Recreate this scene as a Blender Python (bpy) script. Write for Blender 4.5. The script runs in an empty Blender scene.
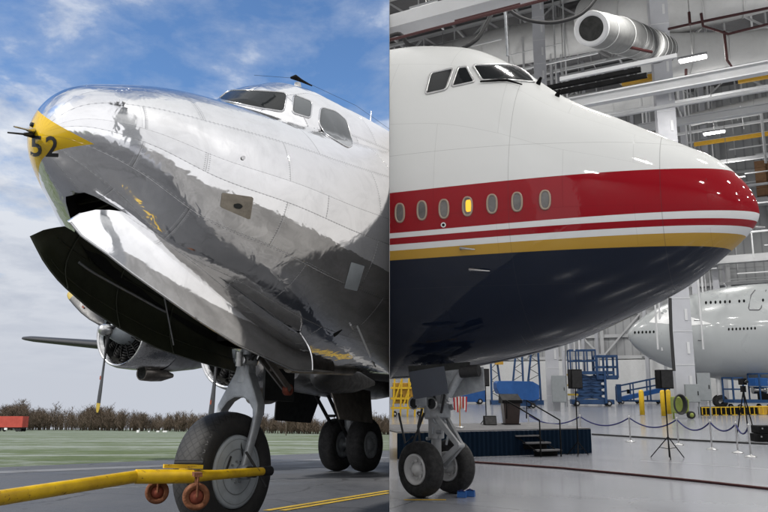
import bpy, bmesh, math, random
import numpy as np
from mathutils import Matrix, Vector
from mathutils.bvhtree import BVHTree
R = math.radians
random.seed(7)
sc = bpy.context.scene
C = sc.collection
# ------------------------------------------------------------------ camera
F = 715.0                                     # focal length in pixels of a 768 wide picture
EYE = 2.6
PW = math.atan(127 / F)                       # camera pitch
HL = 0.95                                     # eye height over the outdoor apron
PL = R(13.5)                                  # pitch measured against the sloping apron
cam = bpy.data.cameras.new('camera'); co = bpy.data.objects.new('camera', cam); C.objects.link(co)
cam.sensor_width = 36; cam.lens = F / 768 * 36; cam.clip_start = 0.05; cam.clip_end = 3000
co.location = (0, 0, EYE); co.rotation_euler = (R(90) + PW, 0, 0)
sc.camera = co
# ------------------------------------------------------------------ sky, sun, exposure
SUN_EL, SUN_AZ = R(44), R(-118)                # azimuth from +y towards +x: the sun stands high, left of and behind the viewer
w = bpy.data.worlds.new('World'); sc.world = w; w.use_nodes = True
nt = w.node_tree; nt.nodes.clear()
def N(t, nt, **k):
    n = nt.nodes.new(t)
    for a, b in k.items(): setattr(n, a, b)
    return n
def lk(nt, a, b): nt.links.new(a, b)
def mth(nt, op, a, b=None, c=None, clamp=False):
    n = nt.nodes.new('ShaderNodeMath'); n.operation = op; n.use_clamp = clamp
    for i, v in enumerate((a, b, c)):
        if v is None: continue
        if isinstance(v, (int, float)): n.inputs[i].default_value = v
        else: nt.links.new(v, n.inputs[i])
    return n.outputs[0]
def ramp(nt, x, stops, interp='LINEAR'):
    n = nt.nodes.new('ShaderNodeValToRGB'); n.color_ramp.interpolation = interp
    el = n.color_ramp.elements
    while len(el) < len(stops): el.new(0.5)
    for e, (p, c) in zip(el, stops):
        e.position = p; e.color = c if len(c) == 4 else (*c, 1)
    nt.links.new(x, n.inputs[0]); return n.outputs[0]
def g3(v): return (v, v, v, 1)
def mixc(nt, f, a, b, mode='MIX'):
    n = nt.nodes.new('ShaderNodeMix'); n.data_type = 'RGBA'; n.blend_type = mode
    for s, v in ((n.inputs[0], f), (n.inputs[6], a), (n.inputs[7], b)):
        if isinstance(v, (int, float)): s.default_value = v
        elif isinstance(v, tuple): s.default_value = v if len(v) == 4 else (*v, 1)
        else: nt.links.new(v, s)
    return n.outputs[2]
sky = N('ShaderNodeTexSky', nt, sky_type='NISHITA', sun_disc=False, sun_elevation=SUN_EL, sun_rotation=SUN_AZ)
sky.air_density = 1.0; sky.dust_density = 0.6; sky.ozone_density = 2.0
tc = N('ShaderNodeTexCoord', nt); sep = N('ShaderNodeSeparateXYZ', nt); lk(nt, tc.outputs['Generated'], sep.inputs[0])
zc = mth(nt, 'MAXIMUM', mth(nt, 'ADD', sep.outputs[2], 0.16), 0.05)
cmb = N('ShaderNodeCombineXYZ', nt)
lk(nt, mth(nt, 'DIVIDE', sep.outputs[0], zc), cmb.inputs[0]); lk(nt, mth(nt, 'DIVIDE', sep.outputs[1], zc), cmb.inputs[1])
def noise(nt, vec, scale, detail=6, rough=0.55, dist=0.0):
    n = N('ShaderNodeTexNoise', nt); n.inputs['Scale'].default_value = scale; n.inputs['Detail'].default_value = detail
    n.inputs['Roughness'].default_value = rough; n.inputs['Distortion'].default_value = dist
    if vec is not None: lk(nt, vec, n.inputs['Vector'])
    return n.outputs[0]
n1 = noise(nt, cmb.outputs[0], 1.9, 9, 0.56, 0.2)
n2 = noise(nt, cmb.outputs[0], 3.4, 8, 0.6, 0.3)
cl = mth(nt, 'ADD', mth(nt, 'MULTIPLY', n1, 0.7), mth(nt, 'MULTIPLY', n2, 0.3))
# cloudier towards the horizon and behind / to the right of the viewer, bluer upper left
bias = mth(nt, 'ADD', mth(nt, 'MULTIPLY', sep.outputs[1], -0.20), mth(nt, 'MULTIPLY', sep.outputs[0], 0.14))
low = mth(nt, 'MULTIPLY', mth(nt, 'SUBTRACT', 0.40, sep.outputs[2], clamp=True), 1.0)
cl = mth(nt, 'ADD', mth(nt, 'ADD', cl, bias), low)
mask = ramp(nt, cl, [(0.28, g3(0.0)), (0.34, g3(0.2)), (0.39, g3(0.7)), (0.46, g3(1))])
shade = ramp(nt, n2, [(0.35, (0.50, 0.56, 0.68, 1)), (0.60, (0.88, 0.92, 0.99, 1))])
lowc = mixc(nt, ramp(nt, sep.outputs[2], [(0.0, g3(1)), (0.33, g3(0))]), shade, (0.60, 0.635, 0.71, 1))
back = mth(nt, 'MULTIPLY', mth(nt, 'ADD', mth(nt, 'MULTIPLY', sep.outputs[1], -1), 0.35, clamp=True), 1.0)
cloudc = mixc(nt, back, lowc, (1.35, 1.35, 1.38, 1))
sc10 = N('ShaderNodeVectorMath', nt, operation='SCALE'); lk(nt, cloudc, sc10.inputs[0]); sc10.inputs[3].default_value = 7.8
bg = N('ShaderNodeBackground', nt); bg.inputs[1].default_value = 0.12
skyt = mixc(nt, 1.0, sky.outputs[0], (0.86, 1.10, 1.34, 1), 'MULTIPLY')
lk(nt, mixc(nt, mask, skyt, sc10.outputs[0]), bg.inputs[0])
out = N('ShaderNodeOutputWorld', nt); lk(nt, bg.outputs[0], out.inputs[0])
sl = bpy.data.lights.new('sun', 'SUN'); sl.energy = 3.9; sl.angle = R(3); sl.color = (1, 0.96, 0.9)
so = bpy.data.objects.new('sun', sl); C.objects.link(so)
sd = Vector((math.sin(SUN_AZ) * math.cos(SUN_EL), math.cos(SUN_AZ) * math.cos(SUN_EL), math.sin(SUN_EL)))
so.rotation_euler = sd.to_track_quat('Z', 'Y').to_euler()
vs = sc.view_settings
sc.display_settings.display_device = 'sRGB'
vs.view_transform = 'Standard'; vs.look = 'None'; vs.exposure = 0.0; vs.gamma = 1.0; vs.use_curve_mapping = False
sc.cycles.max_bounces = 6; sc.cycles.diffuse_bounces = 3; sc.cycles.glossy_bounces = 3; sc.cycles.sample_clamp_indirect = 4
sc.cycles.caustics_reflective = False; sc.cycles.caustics_refractive = False
sc.cycles.use_denoising = True
LAMP_W = 1500.0
# ------------------------------------------------------------------ frames and pixel helpers
WL = Matrix.Translation((0, 0, EYE)) @ Matrix.Rotation(-(PL - PW), 4, 'X') @ Matrix.Translation((0, 0, -HL))   # sloping apron
PHI = R(29)
WR = Matrix.Rotation(-PHI, 4, 'Z')            # the hangar's own axes
DV = Vector((math.cos(PHI), -math.sin(PHI), 0)); NV = Vector((math.sin(PHI), math.cos(PHI), 0))
def ray(u, v, p=PW):
    a = (u - 384) / F; b = (256 - v) / F; c, s = math.cos(p), math.sin(p)
    return Vector((a, c - b * s, s + b * c))
def at(u, v, y):                               # world point seen at a pixel at distance y
    d = ray(u, v); return Vector((0, 0, EYE)) + d * (y / d.y)
def gp(u, v, z=0.0):                           # the same on the hangar floor
    d = ray(u, v); return Vector((0, 0, EYE)) + d * ((z - EYE) / d.z)
def gl(u, v, z=0.0):                           # on the apron, apron coordinates
    d = ray(u, v, PL); return Vector((0, 0, HL)) + d * ((z - HL) / d.z)
def atl(u, v, y):
    d = ray(u, v, PL); return Vector((0, 0, HL)) + d * (y / d.y)
def ppm(y): return F / y                        # pixels per metre
KL, KR = (389.57 - 384) / F, (389.67 - 384) / F  # faces of the hangar's side wall
sp, cp = math.sin(PW), math.cos(PW)
PLANE_L = (Vector((0, 0, EYE)), Vector((1, -(KL + .00005) * cp, -(KL + .00005) * sp)).normalized())
PLANE_R = (Vector((0, 0, EYE)), Vector((-1, (KR - .00005) * cp, (KR - .00005) * sp)).normalized())
# ------------------------------------------------------------------ materials
MATS = {}
def mat(name, col, rough=0.5, metal=0.0, coat=0.0, var=0.0, vscale=3.0, bump=0.0, bscale=20.0, emit=None, spec=None):
    if name in MATS: return MATS[name]
    m = bpy.data.materials.new(name); m.use_nodes = True; t = m.node_tree
    b = t.nodes['Principled BSDF']; b.inputs['Base Color'].default_value = (*col, 1)
    b.inputs['Roughness'].default_value = rough; b.inputs['Metallic'].default_value = metal
    b.inputs['Coat Weight'].default_value = coat; b.inputs['Coat Roughness'].default_value = 0.06
    if spec is not None: b.inputs['Specular IOR Level'].default_value = spec
    tcn = N('ShaderNodeTexCoord', t)
    if var > 0:
        nn = noise(t, tcn.outputs['Object'], vscale, 7, 0.65, 0.3)
        f = ramp(t, nn, [(0.3, g3(1 - var)), (0.7, g3(1 + var * 0.4))])
        lk(t, mixc(t, 1.0, (*col, 1), f, 'MULTIPLY'), b.inputs['Base Color'])
        lk(t, ramp(t, nn, [(0.3, g3(min(1, rough * 1.35))), (0.7, g3(rough * 0.8))]), b.inputs['Roughness'])
    if bump > 0:
        bn = N('ShaderNodeBump', t); bn.inputs['Strength'].default_value = bump; bn.inputs['Distance'].default_value = 0.02
        lk(t, noise(t, tcn.outputs['Object'], bscale, 5, 0.6), bn.inputs['Height']); lk(t, bn.outputs[0], b.inputs['Normal'])
    if emit: b.inputs['Emission Color'].default_value = (*emit[0], 1); b.inputs['Emission Strength'].default_value = emit[1]
    MATS[name] = m; return m
mat('rubber', (0.013, 0.013, 0.014), 0.8, var=.4, vscale=9, bump=.3, bscale=60)
mat('gear_grey', (0.33, 0.35, 0.37), 0.4, .3, var=.3, vscale=6)
mat('hub_grey', (0.42, 0.46, 0.49), 0.5, var=.18, vscale=7)
mat('steel', (0.55, 0.55, 0.55), 0.3, 1, var=.3, vscale=8)
mat('dark_steel', (0.016, 0.016, 0.017), 0.55, .3, var=.4, vscale=9)
mat('panel_tan', (0.30, 0.265, 0.215), .6, .3, var=.3, vscale=6, bump=.3, bscale=12)
mat('dirty_metal', (0.22, 0.20, 0.18), 0.38, .9, var=.5, vscale=5, bump=.3, bscale=4)
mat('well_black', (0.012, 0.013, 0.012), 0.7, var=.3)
mat('door_olive', (0.032, 0.037, 0.021), 0.55, var=.4, vscale=3, bump=.2, bscale=8)
mat('prop_black', (0.018, 0.018, 0.02), 0.45, var=.3)
mat('prop_yellow', (0.35, 0.25, 0.02), 0.5)
mat('boot_black', (0.02, 0.02, 0.022), 0.6)
mat('yellow_paint', (0.66, 0.42, 0.008), 0.5, var=.2, vscale=4)
mat('rust', (0.16, 0.055, 0.02), 0.85, var=.5, vscale=14, bump=.4, bscale=40)
mat('red_wheel', (0.23, 0.05, 0.025), 0.7, var=.4, vscale=14)
mat('dark_glass', (0.010, 0.012, 0.013), 0.08, 0, coat=.15, spec=.35)
mat('grey_glass', (0.085, 0.095, 0.10), 0.12, 0, coat=.6, var=.15, vscale=1.5)
mat('black_paint', (0.0035, 0.0035, 0.004), 0.6, var=.3, spec=.12)
mat('black_letter', (0.012, 0.012, 0.014), 0.5)
mat('rubber_hose', (0.015, 0.015, 0.016), 0.6)
mat('white_paint', (0.76, 0.77, 0.77), 0.35, coat=.3, var=.06)
mat('column_white', (0.41, 0.42, 0.45), 0.45, var=.10, vscale=.5)
mat('beam_white', (0.54, 0.55, 0.56), 0.45, var=.1, vscale=.4)
mat('steel_grey', (0.30, 0.31, 0.32), 0.55, var=.2, vscale=.5)
mat('duct_grey', (0.56, 0.565, 0.56), 0.55, .0, var=.12, vscale=.5)
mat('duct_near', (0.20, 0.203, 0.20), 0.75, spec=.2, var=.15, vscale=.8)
mat('cabinet_grey', (0.23, 0.25, 0.26), 0.5, var=.1)
mat('roof_grey', (0.13, 0.13, 0.135), 0.7, var=.3, vscale=.15)
mat('red_pipe', (0.05, 0.008, 0.008), 0.5)
mat('blue_paint', (0.006, 0.048, 0.145), 0.5, var=.3, vscale=1.5)
mat('blue_bright', (0.008, 0.085, 0.30), 0.5, var=.15, vscale=1.5)
mat('crane_yellow', (0.46, 0.26, 0.02), 0.5, var=.15)
mat('skirt_navy', (0.003, 0.010, 0.022), 0.95, spec=.1)
mat('stage_top', (0.11, 0.11, 0.115), 0.85, var=.2)
mat('lectern_wood', (0.02, 0.010, 0.008), 0.45, coat=.1, var=.3, vscale=4)
mat('rope_blue', (0.012, 0.014, 0.09), 0.8)
mat('cardboard', (0.22, 0.12, 0.06), 0.8, var=.15)
mat('tyre_white', (0.5, 0.5, 0.5), 0.5)
mat('flag_red', (0.42, 0.02, 0.02), 0.8); mat('flag_white', (0.7, 0.7, 0.68), 0.8); mat('flag_blue', (0.01, 0.02, 0.12), 0.8)
mat('lime', (0.22, 0.27, 0.05), 0.5, var=.2)
mat('lamp_glow', (1, 1, 1), 0.5, emit=((1, 0.97, 0.92), 22.0))
mat('window_rim', (0.34, 0.27, 0.21), 0.45, .2)
mat('window_shade', (0.13, 0.125, 0.12), 0.3, coat=.5, var=.7, vscale=2.2)
mat('window_lit', (0.5, 0.3, 0.04), 0.4, emit=((1.0, 0.5, 0.02), 1.0))
mat('gear_white_shaded', (0.38, 0.39, 0.40), .4, var=.2, vscale=5)  # white paint darkened: the shade on the gear is put into its colour
mat('red_box', (0.42, 0.055, 0.035), 0.6, var=.2, vscale=.6)
mat('bark', (0.085, 0.07, 0.052), 0.9, var=.4, vscale=2)
mat('twig', (0.135, 0.10, 0.07), 0.95, var=.5, vscale=.25)
mat('navy_panel', (0.010, 0.016, 0.03), 0.35, coat=.4, var=.1)
mat('jumbo_white', (0.36, 0.38, 0.385), 0.28, coat=.5, var=.05, vscale=.3)
mat('seam', (0.10, 0.10, 0.11), 0.5)
# polished aluminium skin: panels, rivets, dents
def chrome(name, base, rough, dent, panels=True, uv=True):
    m = bpy.data.materials.new(name); m.use_nodes = True; t = m.node_tree; b = t.nodes['Principled BSDF']
    tcn = N('ShaderNodeTexCoord', t); vec = tcn.outputs['UV' if uv else 'Object']
    b.inputs['Metallic'].default_value = 1.0
    mp = N('ShaderNodeMapping', t); lk(t, tcn.outputs['Object'], mp.inputs[0])
    nb = noise(t, mp.outputs[0], 1.1, 3, 0.45, 0.2)        # dents
    nb2 = noise(t, mp.outputs[0], 6.5, 2.0, 0.5, 0.6)
    gr = noise(t, mp.outputs[0], 3.2, 10, 0.72, 1.2)      # grime
    fine = noise(t, mp.outputs[0], 38.0, 4, 0.7)
    c = ramp(t, gr, [(0.35, (base * .86, base * .86, base * .87, 1)), (0.5, (base * .95, base * .95, base * .96, 1)), (0.7, (base, base, base * 1.01, 1))])
    rr = ramp(t, gr, [(0.33, g3(rough * 2.6)), (0.5, g3(rough * 1.2)), (0.66, g3(rough))])
    h = mth(t, 'ADD', mth(t, 'MULTIPLY', nb, dent), mth(t, 'MULTIPLY', nb2, dent * .20))
    h = mth(t, 'ADD', h, mth(t, 'MULTIPLY', fine, dent * .002))
    if panels:
        br = N('ShaderNodeTexBrick', t); lk(t, vec, br.inputs['Vector'])
        br.inputs['Scale'].default_value = 1.0; br.inputs['Brick Width'].default_value = 1.15; br.inputs['Row Height'].default_value = 0.62
        br.inputs['Mortar Size'].default_value = 0.0035; br.inputs['Mortar Smooth'].default_value = 0.3; br.offset = 0.37
        br.inputs['Color1'].default_value = g3(0.84); br.inputs['Color2'].default_value = g3(1.0); br.inputs['Mortar'].default_value = g3(0.55)
        c = mixc(t, 1.0, c, br.outputs[0], 'MULTIPLY')
        # rivet rows along the seams: dots from a fine wave gated by distance to the seam
        br2 = N('ShaderNodeTexBrick', t); lk(t, vec, br2.inputs['Vector'])
        br2.inputs['Scale'].default_value = 1.0; br2.inputs['Brick Width'].default_value = 1.15; br2.inputs['Row Height'].default_value = 0.62
        br2.inputs['Mortar Size'].default_value = 0.022; br2.inputs['Mortar Smooth'].default_value = 0.0; br2.offset = 0.37
        vo = N('ShaderNodeTexVoronoi', t); vo.inputs['Scale'].default_value = 30.0; vo.inputs['Randomness'].default_value = 0.0
        lk(t, vec, vo.inputs['Vector'])
        dots = mth(t, 'MULTIPLY', mth(t, 'LESS_THAN', vo.outputs['Distance'], 0.23), br2.outputs['Fac'])
        c = mixc(t, mth(t, 'MULTIPLY', dots, 0.45), c, (0.2, 0.2, 0.21, 1))
        h = mth(t, 'ADD', h, mth(t, 'MULTIPLY', dots, dent * 0.02))
        h = mth(t, 'SUBTRACT', h, mth(t, 'MULTIPLY', br.outputs['Fac'], dent * 0.10))
    bn = N('ShaderNodeBump', t); bn.inputs['Strength'].default_value = 1.0; bn.inputs['Distance'].default_value = 0.05
    lk(t, h, bn.inputs['Height']); lk(t, bn.outputs[0], b.inputs['Normal'])
    lk(t, c, b.inputs['Base Color']); lk(t, rr, b.inputs['Roughness'])
    MATS[name] = m; return m, t, b, c
chrome('skin', 0.91, 0.065, 0.55)
chrome('cowl_metal', 0.66, 0.15, 0.4, panels=True, uv=False)
chrome('wing_metal', 0.45, 0.28, 0.3, panels=False, uv=False)
chrome('door_skin', 0.92, 0.06, 0.25, panels=False, uv=False)
M = MATS
# the nose of the propeller airliner: same skin with a yellow patch painted round the tip
_, t, b, c = chrome('nose_skin', 0.91, 0.065, 0.55)
tcn = N('ShaderNodeTexCoord', t); s3 = N('ShaderNodeSeparateXYZ', t); lk(t, tcn.outputs['Object'], s3.inputs[0])
X_, Y_, Z_ = s3.outputs            # local: x aft, y starboard, z up
off = mth(t, 'MULTIPLY', Y_, -1)
u1 = mth(t, 'LESS_THAN', Z_, mth(t, 'SUBTRACT', 3.278, mth(t, 'MULTIPLY', off, 0.65)))
u2 = mth(t, 'GREATER_THAN', Z_, mth(t, 'ADD', 2.966, mth(t, 'MULTIPLY', off, 0.18)))
u3 = mth(t, 'LESS_THAN', X_, 0.9)
yk = mth(t, 'MULTIPLY', mth(t, 'MULTIPLY', u1, u2), u3)
lk(t, mixc(t, yk, c, (0.62, 0.40, 0.01, 1)), b.inputs['Base Color'])
lk(t, mth(t, 'SUBTRACT', 1.0, yk), b.inputs['Metallic'])
# airliner livery: white / red / white / red / white / gold / navy by height, drifting towards the nose
def livery():
    m = bpy.data.materials.new('livery'); m.use_nodes = True; t = m.node_tree; b = t.nodes['Principled BSDF']
    tcn = N('ShaderNodeTexCoord', t); s3 = N('ShaderNodeSeparateXYZ', t); lk(t, tcn.outputs['Object'], s3.inputs[0])
    X_, Y_, Z_ = s3.outputs
    k = mth(t, 'POWER', mth(t, 'SUBTRACT', 1.0, mth(t, 'DIVIDE', X_, 7.1), clamp=True), 1.7)
    cur = (0.005, 0.009, 0.021, 1)
    for z7, dz, colr in ((5.205, .15, (0.42, 0.25, 0.035, 1)), (5.404, .215, (0.66, 0.67, 0.67, 1)), (5.531, .23, (0.25, 0.002, 0.008, 1)),
                         (5.67, .225, (0.66, 0.67, 0.67, 1)), (5.778, .28, (0.25, 0.002, 0.008, 1)), (6.68, .32, (0.66, 0.67, 0.66, 1))):
        th = mth(t, 'ADD', mth(t, 'MULTIPLY', k, dz), z7)
        cur = mixc(t, mth(t, 'GREATER_THAN', Z_, th), cur, colr)
    # panel joints
    br = N('ShaderNodeTexBrick', t); lk(t, tcn.outputs['UV'], br.inputs['Vector']); br.inputs['Scale'].default_value = 1
    br.inputs['Brick Width'].default_value = 2.6; br.inputs['Row Height'].default_value = 1.5; br.inputs['Mortar Size'].default_value = .006
    br.inputs['Mortar Smooth'].default_value = .3
    br.inputs['Color1'].default_value = g3(1); br.inputs['Color2'].default_value = g3(.985); br.inputs['Mortar'].default_value = g3(.84)
    cur = mixc(t, 1.0, cur, br.outputs[0], 'MULTIPLY')
    seam = mth(t, 'LESS_THAN', mth(t, 'ABSOLUTE', mth(t, 'SUBTRACT', X_, 1.72)), .008)
    for q_ in (4.55, 8.2, 10.4): seam = mth(t, 'MAXIMUM', seam, mth(t, 'LESS_THAN', mth(t, 'ABSOLUTE', mth(t, 'SUBTRACT', X_, q_)), .005))
    for q_ in (7.55, 4.6): seam = mth(t, 'MAXIMUM', seam, mth(t, 'LESS_THAN', mth(t, 'ABSOLUTE', mth(t, 'SUBTRACT', Z_, q_)), .004))
    cur = mixc(t, mth(t, 'MULTIPLY', seam, .38), cur, (.03, .03, .035, 1))
    lk(t, cur, b.inputs['Base Color'])
    nn = noise(t, tcn.outputs['Object'], 1.2, 6, .6)
    lk(t, ramp(t, nn, [(.3, g3(.55)), (.7, g3(.45))]), b.inputs['Roughness']); b.inputs['Specular IOR Level'].default_value = .02
    b.inputs['Coat Weight'].default_value = 0.55; b.inputs['Coat Roughness'].default_value = 0.04
    bn = N('ShaderNodeBump', t); bn.inputs['Strength'].default_value = .25; bn.inputs['Distance'].default_value = .02
    lk(t, mth(t, 'SUBTRACT', noise(t, tcn.outputs['Object'], 2.2, 3, .5), mth(t, 'MULTIPLY', br.outputs['Fac'], .15)), bn.inputs['Height'])
    lk(t, bn.outputs[0], b.inputs['Coat Normal']); lk(t, bn.outputs[0], b.inputs['Normal'])
    MATS['livery'] = m
livery()
# ------------------------------------------------------------------ mesh helpers
class MB:
    def __init__(s): s.bm = bmesh.new(); s.uv = None; s.mi = 0
    def faces(s, vs, fs, smooth=False):
        V = [s.bm.verts.new(v) for v in vs]
        for f in fs:
            try: q = s.bm.faces.new([V[i] for i in f])
            except ValueError: continue
            q.smooth = smooth; q.material_index = s.mi
        return s
    def box(s, c, d, rot=None, bev=0.0):
        c = Vector(c); hx, hy, hz = d[0] / 2, d[1] / 2, d[2] / 2
        Rm = rot.to_3x3() if rot is not None else Matrix.Identity(3)
        P = [c + Rm @ Vector((x * hx, y * hy, z * hz)) for x in (-1, 1) for y in (-1, 1) for z in (-1, 1)]
        return s.faces(P, [(0, 1, 3, 2), (4, 6, 7, 5), (0, 4, 5, 1), (2, 3, 7, 6), (0, 2, 6, 4), (1, 5, 7, 3)])
    def bar(s, a, b, wx, wy=None, up=(0, 0, 1)):       # rectangular bar from a to b
        a = Vector(a); b = Vector(b); wy = wy or wx; d = (b - a).normalized(); u = Vector(up)
        if abs(d.dot(u)) > .98: u = Vector((1, 0, 0))
        x = d.cross(u).normalized() * wx / 2; y = x.cross(d).normalized() * wy / 2
        P = [p + sx * x + sy * y for p in (a, b) for sx, sy in ((-1, -1), (1, -1), (1, 1), (-1, 1))]
        return s.faces(P, [(3, 2, 1, 0), (4, 5, 6, 7), (0, 1, 5, 4), (1, 2, 6, 5), (2, 3, 7, 6), (3, 0, 4, 7)])
    def cyl(s, a, b, r0, r1=None, n=16, cap=True):
        return s.tube([a, b], [r0, r0 if r1 is None else r1], n, cap)
    def tube(s, pts, r, n=8, cap=True):
        pts = [Vector(p) for p in pts]; rr = r if isinstance(r, (list, tuple)) else [r] * len(pts)
        rings = []; ref = None
        for i, p in enumerate(pts):
            d = (pts[min(i + 1, len(pts) - 1)] - pts[max(i - 1, 0)]).normalized()
            if ref is None: ref = Vector((0, 0, 1)) if abs(d.z) < .9 else Vector((1, 0, 0))
            x = d.cross(ref).normalized(); y = x.cross(d).normalized(); ref = y
            rings.append([p + rr[i] * (math.cos(2 * math.pi * k / n) * x + math.sin(2 * math.pi * k / n) * y) for k in range(n)])
        return s.loft(rings, cap, True)
    def loft(s, rings, cap=False, closed=True, smooth=True, uvf=None):
        m = len(rings); n = len(rings[0])
        V = [[s.bm.verts.new(p) for p in r] for r in rings]
        if uvf and s.uv is None: s.uv = s.bm.loops.layers.uv.new('UV')
        for i in range(m - 1):
            for k in range(n if closed else n - 1):
                k2 = (k + 1) % n
                f = s.bm.faces.new([V[i][k], V[i][k2], V[i + 1][k2], V[i + 1][k]]); f.smooth = smooth; f.material_index = s.mi
                if uvf:
                    for lp, (a, bb) in zip(f.loops, ((i, k), (i, k + 1), (i + 1, k + 1), (i + 1, k))): lp[s.uv].uv = uvf(a, bb)
        if cap:
            for r, rev in ((V[0], False), (V[-1], True)):
                vs = [s.bm.verts.new(v.co) for v in r]
                f = s.bm.faces.new(vs[::-1] if rev else vs); f.material_index = s.mi
        return s
    def lathe(s, prof, a, axis, n=32, cap=False):      # prof: (distance along axis, radius)
        a = Vector(a); d = Vector(axis).normalized(); ref = Vector((0, 0, 1)) if abs(d.z) < .9 else Vector((1, 0, 0))
        x = d.cross(ref).normalized(); y = x.cross(d)
        return s.loft([[a + d * q + r * (math.cos(2 * math.pi * k / n) * x + math.sin(2 * math.pi * k / n) * y) for k in range(n)] for q, r in prof], cap)
    def sheet(s, P, th):                                # thin plate: grid P[i][j] with thickness vector function
        n = len(P); m = len(P[0]); Q = [[P[i][j] + th(i, j) for j in range(m)] for i in range(n)]
        s.loft(P, False, False); s.loft([r[::-1] for r in Q], False, False)
        rim = [P[0][j] for j in range(m)] + [P[i][m - 1] for i in range(1, n)] + [P[n - 1][j] for j in range(m - 2, -1, -1)] + [P[i][0] for i in range(n - 2, 0, -1)]
        rq = [Q[0][j] for j in range(m)] + [Q[i][m - 1] for i in range(1, n)] + [Q[n - 1][j] for j in range(m - 2, -1, -1)] + [Q[i][0] for i in range(n - 2, 0, -1)]
        s.loft([rim, rq], False, True, smooth=False); return s
    def build(s, name, mats, parent=None, MW=None, clip=None, label=None, bevel=0.0):
        me = bpy.data.meshes.new(name)
        Wm = (parent['_m'] if parent is not None and '_m' in parent else None)
        bm = s.bm
        bmesh.ops.recalc_face_normals(bm, faces=bm.faces[:])
        base = PARM.get(parent.name, Matrix.Identity(4)) if parent is not None else (MW or Matrix.Identity(4))
        if bevel:
            bmesh.ops.bevel(bm, geom=[e for e in bm.edges if len(e.link_faces) == 2 and e.calc_face_angle(0) > .6], offset=bevel, segments=2, affect='EDGES', profile=.6)
        if clip:
            inv = base.inverted(); pco = inv @ clip[0]; pno = (base.to_3x3().transposed() @ clip[1]).normalized()
            bmesh.ops.bisect_plane(bm, geom=bm.verts[:] + bm.edges[:] + bm.faces[:], plane_co=pco, plane_no=pno, clear_outer=True)
        if len(bm.verts) == 0: bm.free(); return None
        bm.to_mesh(me); bm.free()
        for mm in (mats if isinstance(mats, (list, tuple)) else [mats]): me.materials.append(M[mm])
        o = bpy.data.objects.new(name, me); C.objects.link(o)
        if parent is not None: o.parent = parent
        elif MW is not None: o.matrix_world = MW
        PARM[o.name] = base
        if label: o['label'] = label
        return o
PARM = {}
def tag(o, label, cat, group=None, kind=None):
    if label: o['label'] = label
    if cat: o['category'] = cat
    if group: o['group'] = group
    if kind: o['kind'] = kind
    return o
def thing(name, label, cat, MW, group=None):
    o = bpy.data.objects.new(name, None); C.objects.link(o); o.empty_display_size = .2
    o.matrix_world = MW; PARM[o.name] = MW.copy(); return tag(o, label, cat, group)
def T(v, rz=0.0, base=None):
    m = Matrix.Translation(Vector(v)) @ Matrix.Rotation(rz, 4, 'Z'); return (base @ m) if base is not None else m
def struct(o): o['kind'] = 'structure'; return o
def dup(root, MW, label, group=None):
    r = root.copy(); C.objects.link(r); r.matrix_world = MW; r['label'] = label; PARM[r.name] = MW.copy()
    if group: r['group'] = group
    for ch in list(root.children):
        c = ch.copy(); C.objects.link(c); c.parent = r
        for g in list(ch.children):
            d = g.copy(); C.objects.link(d); d.parent = c
    return r
def pch(xs, ys, x):
    xs = np.asarray(xs, float); ys = np.asarray(ys, float); m = np.gradient(ys, xs)
    i = np.clip(np.searchsorted(xs, x) - 1, 0, len(xs) - 2); hh = xs[i + 1] - xs[i]; t = (x - xs[i]) / hh
    return (2*t**3-3*t**2+1)*ys[i]+(t**3-2*t**2+t)*hh*m[i]+(-2*t**3+3*t**2)*ys[i+1]+(t**3-t**2)*hh*m[i+1]
def rounded(pts, it=2, k=.2):
    for _ in range(it):
        q = []
        for i in range(len(pts)):
            a, b2 = Vector(pts[i]), Vector(pts[(i + 1) % len(pts)]); q += [a.lerp(b2, k), a.lerp(b2, 1 - k)]
        pts = q
    return pts
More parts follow.
